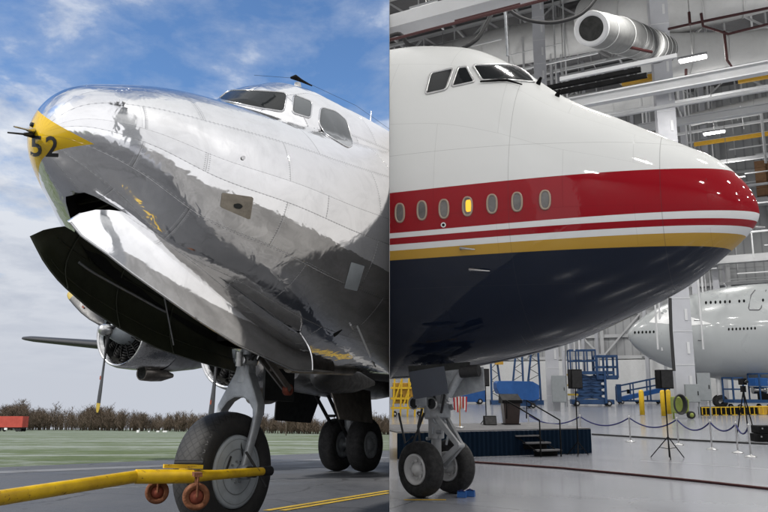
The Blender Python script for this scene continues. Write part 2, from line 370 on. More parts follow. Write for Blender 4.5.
# ------------------------------------------------------------------ outdoor ground
def ground_mats():
    # asphalt
    m = mat('asphalt', (0.055, 0.057, 0.062), 0.62); t = m.node_tree; b = t.nodes['Principled BSDF']
    tcn = N('ShaderNodeTexCoord', t); v = tcn.outputs['Object']
    a = noise(t, v, 0.35, 8, .7, .6); f = noise(t, v, 60, 3, .8); s = noise(t, v, 2.3, 6, .6, 1.5)
    c1 = ramp(t, a, [(.3, (0.048, 0.050, 0.056, 1)), (.55, (0.075, 0.078, 0.085, 1)), (.75, (0.10, 0.102, 0.11, 1))])
    c1 = mixc(t, 1.0, c1, ramp(t, f, [(.3, g3(.6)), (.7, g3(1.4))]), 'MULTIPLY')
    c1 = mixc(t, ramp(t, s, [(.62, g3(0)), (.7, g3(.5))]), c1, (0.03, 0.03, 0.032, 1))
    vc = N('ShaderNodeTexVoronoi', t); vc.feature = 'DISTANCE_TO_EDGE'; vc.inputs['Scale'].default_value = .32; nz = N('ShaderNodeVectorMath', t, operation='ADD'); lk(t, v, nz.inputs[0]); wn = N('ShaderNodeTexNoise', t); wn.inputs['Scale'].default_value = .8; wn.inputs['Detail'].default_value = 7; lk(t, v, wn.inputs['Vector']); lk(t, wn.outputs[1], nz.inputs[1]); lk(t, nz.outputs[0], vc.inputs['Vector'])
    c1 = mixc(t, mth(t, 'MULTIPLY', mth(t, 'LESS_THAN', vc.outputs['Distance'], .007), .75), c1, (0.022, 0.022, 0.024, 1))
    lk(t, c1, b.inputs['Base Color']); lk(t, ramp(t, a, [(.35, g3(.42)), (.6, g3(.75))]), b.inputs['Roughness'])
    bn = N('ShaderNodeBump', t); bn.inputs['Strength'].default_value = .4; bn.inputs['Distance'].default_value = .01; lk(t, f, bn.inputs['Height']); lk(t, bn.outputs[0], b.inputs['Normal'])
    # frosty grass in strips
    m = mat('grass', (0.06, 0.09, 0.03), 0.9); t = m.node_tree; b = t.nodes['Principled BSDF']
    tcn = N('ShaderNodeTexCoord', t); mp = N('ShaderNodeMapping', t); mp.inputs['Scale'].default_value = (.03, .22, 1); lk(t, tcn.outputs['Object'], mp.inputs[0])
    st = noise(t, mp.outputs[0], 1.6, 7, .65, .4); fi = noise(t, tcn.outputs['Object'], 3.0, 8, .8)
    mp2 = N('ShaderNodeMapping', t); mp2.inputs['Scale'].default_value = (.35, 1.6, 1); lk(t, tcn.outputs['Object'], mp2.inputs[0]); f2 = noise(t, mp2.outputs[0], 1.0, 9, .75)
    gc = ramp(t, fi, [(.3, (0.026, 0.050, 0.008, 1)), (.6, (0.065, 0.092, 0.018, 1)), (.8, (0.13, 0.13, 0.045, 1))])
    fr = mth(t, 'ADD', mth(t, 'ADD', mth(t, 'MULTIPLY', st, .40), mth(t, 'MULTIPLY', f2, .42)), mth(t, 'MULTIPLY', noise(t, tcn.outputs['Object'], .55, 9, .8, 1.0), .26))
    cc = mixc(t, ramp(t, fr, [(.50, g3(0)), (.62, g3(.60))]), gc, (0.34, 0.36, 0.36, 1))
    lk(t, cc, b.inputs['Base Color'])
ground_mats()
WZ0 = (WL @ Vector((0, 0, 0))).z
def tilted(x, y, dz=0.0):
    if y >= 0: return WL @ Vector((x, y, dz))
    p = WL @ Vector((x, 0, dz)); return Vector((x, y, p.z))
def apron_sheet(name, mats, xs, ys, dz, xlim=None):
    mb = MB(); rows = []
    for y in ys:
        rows.append([tilted(x, y, dz) for x in xs])
    mb.loft(rows, False, False, smooth=False)
    return mb.build(name, mats, clip=PLANE_L)
struct(apron_sheet('grass_field', 'grass', [-500, -150, -60, -20, 0, 20], [-400, -60, 0, 10, 30, 60, 120, 250, 420], -0.02))
# asphalt apron edge from the photo
eA, eB = gl(0, 467.5), gl(180, 459.5)
dr = (eB - eA).normalized()
mb = MB(); far = [eA - dr * 60, eA, eA.lerp(eB, .5), eB, eB + dr * 6, eB + dr * 40]
rows = [[tilted(p.x, -60) for p in far], [tilted(p.x, 0) for p in far]] + [[tilted(p.x, p.y * k) for p in far] for k in (.25, .5, .75, .9)] + [[tilted(p.x, p.y + .06 * math.sin(i * 7)) for i, p in enumerate(far)]]
mb.loft(rows, False, False, smooth=False); struct(mb.build('apron', 'asphalt', clip=PLANE_L))
m = mat('line_yellow', (0.55, 0.36, 0.03), 0.7, var=.45, vscale=7); mat('line_white', (0.42, 0.43, 0.44), 0.8, var=.5, vscale=5)
mat('concrete_strip', (0.17, 0.175, 0.185), .85, var=.4, vscale=1.2)
def stripe(name, material, a, b2, wd, dz):
    a = gl(*a); b2 = gl(*b2); d = (b2 - a).normalized(); n = Vector((-d.y, d.x, 0)); mb = MB(); rows = []
    L = (b2 - a).length; k = max(2, int(L))
    for i in range(k + 1):
        p = a + d * L * i / k; rows.append([tilted(p.x - n.x * wd / 2, p.y - n.y * wd / 2, dz), tilted(p.x + n.x * wd / 2, p.y + n.y * wd / 2, dz)])
    mb.loft(rows, False, False, smooth=False); return struct(mb.build(name, material, clip=PLANE_L))
stripe('painted_line', 'line_yellow', (266, 511), (389, 491), .10, .006)
stripe('painted_line', 'line_yellow', (282, 511), (389, 493.2), .10, .006)
stripe('pavement_joint', 'line_white', (0, 494), (389, 474.5), .035, .005)
stripe('road_edge', 'concrete_strip', (-200, 480), (389, 457.5), .9, .004)
# ------------------------------------------------------------------ far wood, poles, trailer
def wood():
    mb = MB(); bm = mb.bm; rnd = random.Random(3)
    base = [(-30, 430.4, 22), (60, 430.6, 21), (130, 431.2, 18), (200, 432, 16), (260, 433.5, 16), (330, 434.5, 16), (395, 435, 16)]
    us = np.array([b[0] for b in base], float); vsn = np.array([b[1] for b in base], float); hs = np.array([b[2] for b in base], float)
    for i in range(1150):
        u = rnd.uniform(-60, 400); v = float(np.interp(u, us, vsn)) - rnd.uniform(0, .9)
        g = gl(u, v); hpx = float(np.interp(u, us, hs)) * rnd.choice([.35, .5, .6, .7, .8, .9, .95, 1.0, 1.15])
        H = hpx * g.y / F * (1.0 + .16 * math.sin(u * .11) * math.sin(u * .043 + 1) + .08 * math.sin(u * .37)); p0 = tilted(g.x, g.y, 0)
        nb = rnd.randint(34, 48)
        def tri(a, b2, r):
            s = Vector((r, 0, 0)); q = Vector((0, r, 0))
            mb.faces([a - s, a + s, b2], [(0, 1, 2)]); mb.faces([a - q, a + q, b2], [(0, 1, 2)])
        for t_ in range(rnd.randint(1, 3)):
            mb.mi = 0; top = p0 + Vector((rnd.uniform(-.15, .15) * H, rnd.uniform(-.1, .1) * H, H * rnd.uniform(.8, 1)))
            tri(p0, top, .022 * H)
            for k in range(nb // 2):
                f = rnd.uniform(.08, .95); s0 = p0.lerp(top, f); ln = H * (.55 * (1 - f) + .14) * rnd.uniform(.6, 1.1); an = rnd.uniform(0, 6.28)
                e = s0 + Vector((math.cos(an) * ln * .75, math.sin(an) * ln * .75, ln * rnd.uniform(.35, .9)))
                mb.mi = 1; tri(s0, e, .010 * H)
                for j in range(3):
                    s1 = s0.lerp(e, rnd.uniform(.3, 1)); an = rnd.uniform(0, 6.28)
                    tri(s1, s1 + Vector((math.cos(an) * ln * .4, math.sin(an) * ln * .4, ln * rnd.uniform(.1, .5))), .006 * H)
    o = mb.build('wood', ['bark', 'twig'], clip=PLANE_L); tag(o, None, None, kind='stuff'); o['label'] = 'bare brown winter wood along the far edge of the field'; o['category'] = 'wood'
wood()
def pole(u, v0, v1, lab):
    g = gl(u, v1); h = (v1 - v0) * g.y / F; t_ = thing('utility_pole', lab, 'pole', WL @ Matrix.Translation(g), 'utility poles in front of the wood')
    MB().cyl((0, 0, 0), (0, 0, h), .03 * h / 4 + .05, n=6).build('post', 'bark', t_)
    MB().bar((-.5, 0, h * .93), (.5, 0, h * .93), .08).build('crossarm', 'bark', t_)
pole(286, 415, 435.5, 'thin pole before the wood, left of the two by the main wheels')
pole(334, 416, 436, 'thin pole before the wood, seen just left of the main wheel leg')
pole(376, 418, 436.5, 'thin pole before the wood, at the right edge of the field')
g0 = gl(11, 431.6); k = g0.y / F
t_ = thing('trailer', 'red box trailer parked at the far left before the bare wood', 'trailer', WL @ Matrix.Translation(g0))
MB().box((0, 0, 9.2 * k), (26 * k, 3.0, 10.5 * k)).build('box_body', 'red_box', t_)
MB().box((0, 0, 3.4 * k), (24 * k, 2.2, 1.1 * k)).build('chassis', 'dark_steel', t_)
for x in (-9, 8, 10.5):
    for y in (-1.2, 1.2): MB().cyl((x * k, y - .15, 1.5 * k), (x * k, y + .15, 1.5 * k), 1.5 * k, n=14).build('wheel', 'rubber', t_)
MB().box((-2.6 * k, -1.3, 2.5 * k), (2.8 * k, .4, 2.0 * k)).build('side_box', 'white_paint', t_)
for i, (u, lab) in enumerate(((138, 'small white marker box on the grass before the wood, left of a low row'), (149, 'tiny white marker on the grass, second from the left'), (158, 'low white marker on the grass before the wood, near the nose wheel'), (165, 'long low white marker on the grass nearest the nose wheel'))):
    g0 = gl(u, 432.5); k = g0.y / F
    t_ = thing('field_marker', lab, 'marker', WL @ Matrix.Translation(g0), 'white markers on the field')
    MB().box((0, 0, .9 * k), ((2.2, 1.2, 2.5, 4)[i] * k, .5, (2.6, 1.2, 1.4, 1.4)[i] * k)).build('panel', 'white_paint', t_)
    MB().bar((-.4 * k, 0, 0), (-.4 * k, 0, k), .1).build('foot', 'dark_steel', t_)
# ------------------------------------------------------------------ the propeller airliner
DX, DY, DA, DZ0, DL = -2.6199, 5.0562, 0.5061, 3.1048, 4.5208
DCM = WL @ Matrix.Translation((DX, DY, 0)) @ Matrix.Rotation(math.pi / 2 - DA, 4, 'Z')     # x aft, y starboard, z up
DST = [0, .15, .5, 1., 1.7, 2.5, 3.5, 5, 8.]
DZT = [0, .4323, .6185, .7858, .906, 1.0599, 1.2994, 1.8632, 1.9001]; DZB = [0, .2048, .4717, .8685, 1.0742, 1.3213, 1.4679, 1.4492, 1.4]
def dsec(s):
    q = np.sqrt(np.minimum(s, 8)); a = pch(np.sqrt(DST), DZT, q); b2 = pch(np.sqrt(DST), DZB, q)
    return a, b2, 1.55 * (1 - (1 - np.clip(s / DL, 0, 1))**2.2)**.55
dc = thing('propeller_airliner', 'polished silver propeller airliner with yellow nose patch parked on the apron', 'aircraft', DCM)
SS = np.concatenate([2.0 * (1 - np.cos(np.linspace(0.001, np.pi / 2, 80))), np.linspace(2.05, 14, 200)])
A_, B_, W_ = dsec(SS); NP = 220
rings = []
for s, a, b2, ww in zip(SS, A_, B_, W_):
    mid = DZ0 + (a - b2) / 2; hh = (a + b2) / 2
    rings.append([Vector((s, -ww * math.cos(p), mid + hh * math.sin(p))) for p in np.linspace(0, 2 * math.pi, NP, endpoint=False)])
WS0, WS1 = .36, 2.72                                   # nose wheel well
def wellw(s): return float(np.interp(s, [.36, .42, .57, .8, 1.27, 1.9, 2.7], [.10, .17, .29, .42, .51, .55, .56]))
mb = MB(); mb.loft(rings, False, True, uvf=lambda i, k: (SS[i] * 1.0 + .28, k / NP * 9.6))
mb.faces(rings[0], [tuple(range(NP))])
kill = []
for f in mb.bm.faces:
    c = f.calc_center_median()
    a, b2, ww = dsec(c.x); mid = DZ0 + (a - b2) / 2
    if WS0 < c.x < WS1 and abs(c.y) < wellw(c.x) and c.z < mid - .1: kill.append(f)
bmesh.ops.delete(mb.bm, geom=kill, context='FACES')
for v in [v for v in mb.bm.verts if any(len(e.link_faces) == 1 for e in v.link_edges) and v.co.x > .2 and v.link_faces]:
    s = min(WS1, max(WS0, v.co.x)); a, b2, ww = dsec(s); mid = DZ0 + (a - b2) / 2; hh = (a + b2) / 2
    if abs(v.co.x - s) > .02 or s in (WS0, WS1): y = max(-wellw(s), min(wellw(s), v.co.y))
    else: y = math.copysign(wellw(s), v.co.y)
    if abs(s - WS1) < .03 and abs(v.co.y) < wellw(WS1) * .9: y = v.co.y; s = WS1
    v.co = Vector((s, y, mid - hh * math.sqrt(max(0, 1 - (y / ww)**2))))
bvh_src = mb.bm.copy(); bvh_src.transform(DCM); bvh_src.normal_update(); DCB = BVHTree.FromBMesh(bvh_src); bvh_src.free()
fus = mb.build('fuselage', 'nose_skin', dc, clip=PLANE_L)
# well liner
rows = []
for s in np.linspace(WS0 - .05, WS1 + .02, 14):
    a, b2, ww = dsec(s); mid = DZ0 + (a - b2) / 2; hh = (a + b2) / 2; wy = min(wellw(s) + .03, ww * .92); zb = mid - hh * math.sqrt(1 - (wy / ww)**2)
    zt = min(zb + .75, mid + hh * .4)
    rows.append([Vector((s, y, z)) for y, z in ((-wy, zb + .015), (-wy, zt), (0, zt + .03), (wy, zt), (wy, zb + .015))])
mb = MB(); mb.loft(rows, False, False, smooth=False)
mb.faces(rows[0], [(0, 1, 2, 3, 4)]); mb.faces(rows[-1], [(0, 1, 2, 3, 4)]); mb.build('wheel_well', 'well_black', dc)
mb = MB(); rnd = random.Random(5)
for i in range(9):
    s = .7 + i * .21; a, b2, ww = dsec(s); zb = DZ0 - b2 + .35
    mb.bar((s, -.45, zb), (s, .45, zb + .02), .03)
    mb.tube([(s, .3, zb - .1), (s + .1, .1, zb), (s + .2, -.2, zb + .05)], .012, 5)
mb.build('well_structure', 'door_olive', dc)
# canopy
CAN = [(1.93, 4.03, .42), (2.0, 4.22, .69), (2.18, 4.45, .86), (2.36, 4.55, .93), (2.48, 4.62, .97), (2.75, 4.68, 1.03), (3.2, 4.70, 1.10), (3.8, 4.73, 1.22), (4.6, 4.82, 1.33), (5.4, 4.95, 1.38), (6.4, 5.05, 1.33)]
cs = np.concatenate([np.linspace(1.93, 2.5, 16), np.linspace(2.56, 6.4, 24)])
ct = np.interp(cs, [c[0] for c in CAN], [c[1] for c in CAN]); cw = np.interp(cs, [c[0] for c in CAN], [c[2] for c in CAN])
rows = []
for s, zt, wc in zip(cs, ct, cw):
    e = min(2.5, 2.9 - .9 * min(1, max(0, (s - 2.5) / 2.5))); zb = 3.3
    rows.append([Vector((s + (0.25 * (abs(math.cos(p)))**2 if s < 2.55 else .25 * abs(math.cos(p))**2 * max(0, 1 - (s - 2.55) / .8)), -wc * math.copysign(abs(math.cos(p))**(2 / e), math.cos(p)), zb + (zt - zb) * abs(math.sin(p))**(2 / e))) for p in np.linspace(0, math.pi, 61)])
mb = MB(); mb.loft(rows, False, False, uvf=lambda i, k: (cs[i] + .1, 5 + k / 60 * 4))
mb.faces(rows[0], [tuple(range(61))])
tmp = mb.bm.copy(); tmp.transform(DCM)
fb = bmesh.new(); me_ = bpy.data.meshes.new('tmp'); tmp.to_mesh(me_); fb.from_mesh(me_)
bvh2 = mb.bm.copy()
canopy = mb.build('canopy', 'skin', dc, clip=PLANE_L)
me2 = fus.data.copy(); fb2 = bmesh.new(); fb2.from_mesh(me2); fb2.transform(DCM); me2b = bpy.data.meshes.new('t2'); fb2.to_mesh(me2b); fb.from_mesh(me2b)
DCALL = BVHTree.FromBMesh(fb); fb.free(); fb2.free(); tmp.free(); bvh2.free()
def patch(bvh, polypx, root, name, material, lift=.006, rings_n=6, p=None, frame=None, fr=.012, fname='frame', thick=.0):
    """window pane lying on the skin behind a pixel outline"""
    O = Vector((0, 0, EYE)); inv = PARM[root.name].inverted()
    pts = []
    for i_, q in enumerate(polypx):
        a_, b_ = Vector(q), Vector(polypx[(i_ + 1) % len(polypx)]); n_ = max(1, int((b_ - a_).length / 4)); pts += [a_.lerp(b_, k_ / n_) for k_ in range(n_)]
    c = sum(pts, Vector((0, 0))) / len(pts)
    def hit(q):
        d = ray(q[0], q[1]).normalized(); h = bvh.ray_cast(O, d)
        if h[0] is None: return None
        n = h[1]
        if n.dot(d) > 0: n = -n
        return h[0] + n * lift, n
    rows = []
    for i in range(1, rings_n + 1):
        r = []
        for q in pts:
            h = None; f_ = i / rings_n
            while h is None and f_ > .02: h = hit(c.lerp(q, f_)); f_ *= .97
            if h is None: return None
            r.append(inv @ h[0])
        rows.append(r)
    mb = MB(); mb.loft(rows, False, True); mb.faces(rows[0], [tuple(range(len(pts)))])
    o = mb.build(name, material, root)
    if frame:
        mb = MB(); mb.tube(rows[-1] + [rows[-1][0], rows[-1][1]], fr, 6, False); mb.build(fname, frame, o)
    return o
wl = lambda pts: [(u, v) for u, v in pts]
patch(DCALL, rounded(wl([(223, 90.3), (255, 90.6), (287.3, 93), (284, 112), (262, 108.5), (240, 104), (219.5, 99.8)]), 2, .12), dc, 'windshield', 'dark_glass', frame='cowl_metal', fr=.008)
patch(DCALL, rounded(wl([(293.6, 94.6), (312.3, 102), (310.5, 118.6), (291.8, 112.6)]), 2, .12), dc, 'side_window', 'grey_glass', frame='cowl_metal', fr=.008)
patch(DCALL, rounded(wl([(320.5, 107), (336, 111.5), (347, 121.5), (353, 145), (348, 148), (325, 134), (318.5, 123)]), 2, .14), dc, 'side_window', 'grey_glass', frame='cowl_metal', fr=.006)
patch(DCALL, rounded([(222, 192.5), (253.5, 197), (250, 220), (220, 207)], 2, .06), dc, 'access_panel', 'panel_tan', lift=.004)
patch(DCALL, rounded([(233, 204), (239, 203), (243, 206), (240, 209), (234, 208)], 2, .2), dc, 'vent_hole', 'well_black', lift=.008)
patch(DCALL, rounded([(351, 262), (364.5, 266), (357, 291), (344, 288)], 1, .03), dc, 'repair_patch', 'hub_grey', lift=.003)
patch(DCALL, rounded([(333, 334), (343, 329), (337, 335), (334, 337)], 1, .1), dc, 'vent_hole', 'well_black', lift=.004)
patch(DCALL, rounded([(241, 156), (245, 156), (245, 160), (241, 160)], 2, .25), dc, 'fuel_cap', 'steel', lift=.008, rings_n=2)
# nose digits, raised 2 mm off the yellow patch
def digits():
    cu = bpy.data.curves.new('d', 'FONT'); cu.body = '52'; cu.size = .26; cu.space_character = 1.15; cu.align_x = 'CENTER'; cu.align_y = 'CENTER'; cu.offset = .004; cu.resolution_u = 3
    ob = bpy.data.objects.new('d', cu); C.objects.link(ob); dg = bpy.context.evaluated_depsgraph_get(); me = ob.evaluated_get(dg).to_mesh()
    bm = bmesh.new(); bm.from_mesh(me); C.objects.unlink(ob)
    bmesh.ops.triangulate(bm, faces=bm.faces[:]); bmesh.ops.subdivide_edges(bm, edges=[e for e in bm.edges if e.calc_length() > .03], cuts=2); bmesh.ops.triangulate(bm, faces=bm.faces[:])
    inv = DCM.inverted(); bad = []; O = Vector((0, 0, EYE))
    for v in bm.verts:
        d = ray(44.0 + v.co.x * 104, 147.5 - v.co.y * 112 + v.co.x * 4).normalized(); h = DCB.ray_cast(O, d)
        if h[0] is None: bad.append(v); continue
        v.co = inv @ (h[0] - d * .004)
    if bad: bmesh.ops.delete(bm, geom=bad, context='VERTS')
    mb = MB(); mb.bm.free(); mb.bm = bm; mb.build('number', 'black_letter', dc)
digits()
# probes at the nose, rods, antenna
def rayhit(u, v): 
    h = DCALL.ray_cast(Vector((0, 0, EYE)), ray(u, v).normalized()); return (DCM.inverted() @ h[0]) if h[0] is not None else None
dloc = lambda u, v, y: DCM.inverted() @ (WL @ atl(u, v, y))
p1 = rayhit(33, 135)
for k_, (du, dv, ou, ov) in enumerate(((8, 132.5, 33, 135), (14, 126.5, 34, 131))):
    q = rayhit(ou, ov); e = dloc(du, dv, 4.75)
    MB().tube([q, q.lerp(e, .35), q.lerp(e, .36), e], [.024, .013, .008, .006], 10).build('pitot_probe', 'steel' if k_ else 'dark_steel', dc)
MB().lathe([(0, .02), (.02, .016), (.022, 0.001)], rayhit(33, 125), (-1, 0, 0), 10).build('nose_light', 'dark_glass', dc)
q = DCM.inverted() @ at(297.5, 84, 9.2)
q = Vector((3.12, -.1, 4.66))
q = q + Vector((0, 0, .15)); MB().tube([q - Vector((0, 0, .18)), q, q + Vector((0, 0, .10))], [.07, .055, .035], 10).build('antenna_base', 'tyre_white', dc)
MB().tube([q + Vector((-.10, .03, .13)), q + Vector((-.05, 0, .15)), q + Vector((.04, -.02, .145)), q + Vector((.22, -.05, .15))], [.012, .034, .020, .008], 10).build('antenna_loop', 'black_paint', dc)
mb = MB(); mb.tube([q + Vector((.0, 0, .16)), q + Vector((1.0, -.2, .18)), Vector((5.2, -.2, 5.1))], .002, 5); mb.tube([q + Vector((0, 0, .16)), q + Vector((-.55, .2, 0))], .002, 5); mb.build('antenna_wire', 'dark_steel', dc)
MB().tube([(4.55, -.25, 4.78), (4.6, -.25, 5.12)], [.018, .006], 6).build('whip_antenna', 'steel', dc, clip=PLANE_L)
# wiper line at the windshield base
# nose wheel doors ------------------------------------------------
def zbelly(s, y):
    a, b2, ww = dsec(s); return DZ0 + (a - b2) / 2 - (a + b2) / 2 * math.sqrt(max(0, 1 - (y / ww)**2))
def fit_z(s, y, v):                                     # height on the vertical line (s, y) seen at picture row v
    lo, hi = 0., 5.
    for _ in range(40):
        m_ = (lo + hi) / 2; P = DCM @ Vector((s, y, m_)); yy = P.y * cp + (P.z - EYE) * sp; zz = -P.y * sp + (P.z - EYE) * cp
        if 256 - F * zz / yy > v: lo = m_
        else: hi = m_
    return m_
def ucol(s, y, z):
    P = DCM @ Vector((s, y, z)); return 384 + F * P.x / (P.y * cp + (P.z - EYE) * sp)
# (u, v) outlines in the photo give the depth of each door edge at its station
port_top = [(65, 222), (78, 213), (95, 209), (118, 211), (150, 228), (200, 263), (250, 299), (296, 333)]
port_bot = [(65, 222), (80, 238), (100, 250), (130, 272), (165, 296), (200, 320), (240, 345), (297, 371)]
star_bot = [(22, 231), (24, 240), (40, 262), (60, 284), (90, 309), (120, 328), (160, 349), (200, 362), (240, 373)]
star_top = [(22, 230), (34, 226), (60, 227), (90, 245), (130, 262), (200, 300), (300, 345)]
def door(name, sgn, y0f, y1f, top, bot, s0, s1, mats, bulge):
    n = 26; mrow = 9; P = []
    for i in range(n):
        t_ = i / (n - 1); s = s0 + (s1 - s0) * t_**1.15
        y0, y1 = y0f(s), y1f(s)
        u0 = ucol(s, y0, 2.3); u1 = ucol(s, y1, 2.1)
        z0 = fit_z(s, y0, np.interp(u0, *zip(*top))); z1 = fit_z(s, y1, np.interp(u1, *zip(*bot)))
        if z0 - z1 < .015: z0 = z1 + .015
        row = []
        for j in range(mrow):
            f = j / (mrow - 1)
            row.append(Vector((s, y0 + (y1 - y0) * f + sgn * bulge * math.sin(math.pi * f) * min(1, t_ * 6), z0 + (z1 - z0) * (.5 + (f - .5) * (min(1, .25 + .75 * math.sqrt(t_ / .10)) if sgn > 0 else 1)))))
        P.append(row)
    mb = MB(); mb.mi = 0
    mb.sheet(P, lambda i, j: Vector((0, -sgn * .022, .004)))
    return mb, P
mb, PP = door('port', -1, lambda s: -(.07 + .53 * (1 - math.exp(-(s - .27) / .45))), lambda s: -(.09 + .60 * (1 - math.exp(-(s - .27) / .5)) + .07 * min(1, max(0, (s - .7) / 1.3))), port_top, port_bot, .28, 2.62, None, .05)
pd = mb.build('nose_wheel_door', 'door_skin', dc, label='polished outer face of the nose wheel door')
mb, PS = door('star', 1, lambda s: .28 + .22 * min(1, max(0, (s - .3) / .8)), lambda s: .42 + .12 * min(1, max(0, (s - .3) / .8)), star_top, star_bot, .31, 3.0, None, .10)
sdoor = mb.build('nose_wheel_door', 'door_olive', dc, label='dark green inner face of the far nose wheel door')
mb = MB()
for fr_ in (.22, .47, .71):
    r_ = PS[int(fr_ * 25)]; mb.tube([p + Vector((0, -.035, 0)) for p in r_], .008, 5)
for j in (2, 6): mb.tube([r_[j] + Vector((0, -.03, 0)) for r_ in PS[3:]], .007, 5)
mb.build('stiffener', 'door_olive', sdoor)
mb = MB(); mb.tube([r_[-1] for r_ in PP], .011, 6); mb.tube([p for p in PP[-1]], .010, 6); mb.build('door_rim', 'cowl_metal', pd)
MB().tube([PS[15][1] + Vector((0, -.06, 0)), PS[17][7] + Vector((0, -.06, 0))], .008, 6).build('door_rod', 'gear_grey', sdoor)
MB().tube([p[4] + Vector((0, -.09, .05)) for p in PS[6:17]], .012, 6).build('door_rod', 'gear_grey', sdoor)
# rear closing plate behind the leg
# nose gear -------------------------------------------------------
GX = 2.29; RW = .55
def tyre(mb, c, ax, r, wd, rim, n=48, tread=0):
    c = Vector(c); h = wd / 2
    prof = [(-h * .62, rim), (-h * .9, rim + (r - rim) * .14), (-h * 1.0, rim + (r - rim) * .45), (-h * .93, rim + (r - rim) * .72), (-h * .74, rim + (r - rim) * .92), (-h * .40, r * .992), (0, r),
            (h * .40, r * .992), (h * .74, rim + (r - rim) * .92), (h * .93, rim + (r - rim) * .72), (h * 1.0, rim + (r - rim) * .45), (h * .9, rim + (r - rim) * .14), (h * .62, rim)]
    mb.lathe(prof, c, ax, n)
def tread_mat():
    m = mat('tread_rubber', (0.024, 0.024, 0.025), .7); t = m.node_tree; b = t.nodes['Principled BSDF']
    tcn = N('ShaderNodeTexCoord', t); s3 = N('ShaderNodeSeparateXYZ', t); lk(t, tcn.outputs['Object'], s3.inputs[0])
    X_, Y_, Z_ = s3.outputs; xa = mth(t, 'SUBTRACT', X_, GX); za = mth(t, 'SUBTRACT', Z_, RW)
    ang = mth(t, 'MULTIPLY', mth(t, 'ARCTAN2', za, xa), .56 / .085)
    ya = mth(t, 'DIVIDE', Y_, .085)
    def groove(sg):
        q = mth(t, 'FRACT', mth(t, 'ADD', mth(t, 'ADD', ang, mth(t, 'MULTIPLY', ya, sg)), 50)); return mth(t, 'LESS_THAN', q, .16)
    gr = mth(t, 'MAXIMUM', groove(1), groove(-1))
    rad = mth(t, 'SQRT', mth(t, 'ADD', mth(t, 'MULTIPLY', xa, xa), mth(t, 'MULTIPLY', za, za)))
    gr = mth(t, 'MULTIPLY', gr, ramp(t, mth(t, 'ADD', rad, mth(t, 'MULTIPLY', noise(t, tcn.outputs['Object'], 9, 4, .7), .02)), [(.508, g3(0)), (.522, g3(1))]))
    nn = noise(t, tcn.outputs['Object'], 12, 6, .7)
    base = ramp(t, nn, [(.3, (.011, .011, .012, 1)), (.7, (.026, .025, .024, 1))])
    lk(t, mixc(t, gr, base, (.006, .006, .006, 1)), b.inputs['Base Color'])
    bn = N('ShaderNodeBump', t); bn.inputs['Strength'].default_value = 1; bn.inputs['Distance'].default_value = .02
    lk(t, mth(t, 'SUBTRACT', mth(t, 'MULTIPLY', nn, .1), gr), bn.inputs['Height']); lk(t, bn.outputs[0], b.inputs['Normal'])
tread_mat()
mb = MB(); tyre(mb, (GX, 0, RW), (0, 1, 0), RW, .37, .325, 72)
wh = mb.build('nose_wheel', 'tread_rubber', dc)
mb = MB(); mb.lathe([(-.13, .335), (-.155, .33), (-.162, .31), (-.158, .25), (-.150, .14), (-.158, .07), (-.175, .05), (-.18, .001)], (GX, 0, RW), (0, 1, 0), 56)
mb.lathe([(.13, .335), (.155, .33), (.162, .31), (.15, .14), (.175, .05), (.18, .001)], (GX, 0, RW), (0, 1, 0), 40); mb.build('hub_disc', 'hub_grey', wh)
mb = MB(); mb.lathe([(-.159, .21), (-.164, .205), (-.160, .20)], (GX, 0, RW), (0, 1, 0), 48); mb.lathe([(-.153, .30), (-.165, .295), (-.160, .29)], (GX, 0, RW), (0, 1, 0), 48)
for k in range(10): a_ = k * math.pi / 5; mb.cyl((GX + .10 * math.cos(a_), -.15, RW + .10 * math.sin(a_)), (GX + .10 * math.cos(a_), -.172, RW + .10 * math.sin(a_)), .010, n=8)
mb.build('hub_bolts', 'cabinet_grey', wh)
mb = MB(); mb.cyl((GX, -.30, RW), (GX, .30, RW), .035, n=14); mb.cyl((GX, -.37, RW), (GX, -.27, RW), .05, n=14); mb.build('axle', 'dark_steel', wh)
mb = MB(); mb.tube([(GX + .03, -.15, RW + .28), (GX + .06, -.172, RW + .1), (GX, -.165, RW - .02)], .008, 5); mb.tube([(GX - .1, -.155, RW + .14), (GX - .16, -.162, RW + .02)], .01, 5); mb.build('valve_line', 'dark_steel', wh)
# fork
def flat_bar(mb, pts, wds, th):                       # pts in x-z/y, tapering plate
    rows = []
    for p, wd in zip(pts, wds):
        p = Vector(p); rows.append([p + Vector((-wd / 2, -th / 2, 0)), p + Vector((wd / 2, -th / 2, 0)), p + Vector((wd / 2, th / 2, 0)), p + Vector((-wd / 2, th / 2, 0))])
    mb.loft(rows, True, True, smooth=False)
OUT = [(-.07, 1.60), (-.09, 1.48), (-.20, 1.28), (-.255, 1.17), (-.262, 1.06), (-.205, 1.06), (-.195, 1.12), (-.13, 1.20), (-.05, 1.24), (.05, 1.24), (.13, 1.20), (.195, 1.12), (.205, 1.06), (.262, 1.06), (.255, 1.17), (.20, 1.28), (.09, 1.48), (.07, 1.60)]
mb = MB(); n_ = len(OUT); Pf = [Vector((GX + .12 + (z - 1.06) * .14, y, z)) for y, z in OUT] + [Vector((GX + .24 + (z - 1.06) * .14, y, z)) for y, z in OUT]
mb.faces(Pf, [tuple(range(n_)), tuple(range(2 * n_ - 1, n_ - 1, -1))] + [(i, (i + 1) % n_, n_ + (i + 1) % n_, n_ + i) for i in range(n_)]); mb.build('fork_crown', 'gear_grey', dc, bevel=.018)
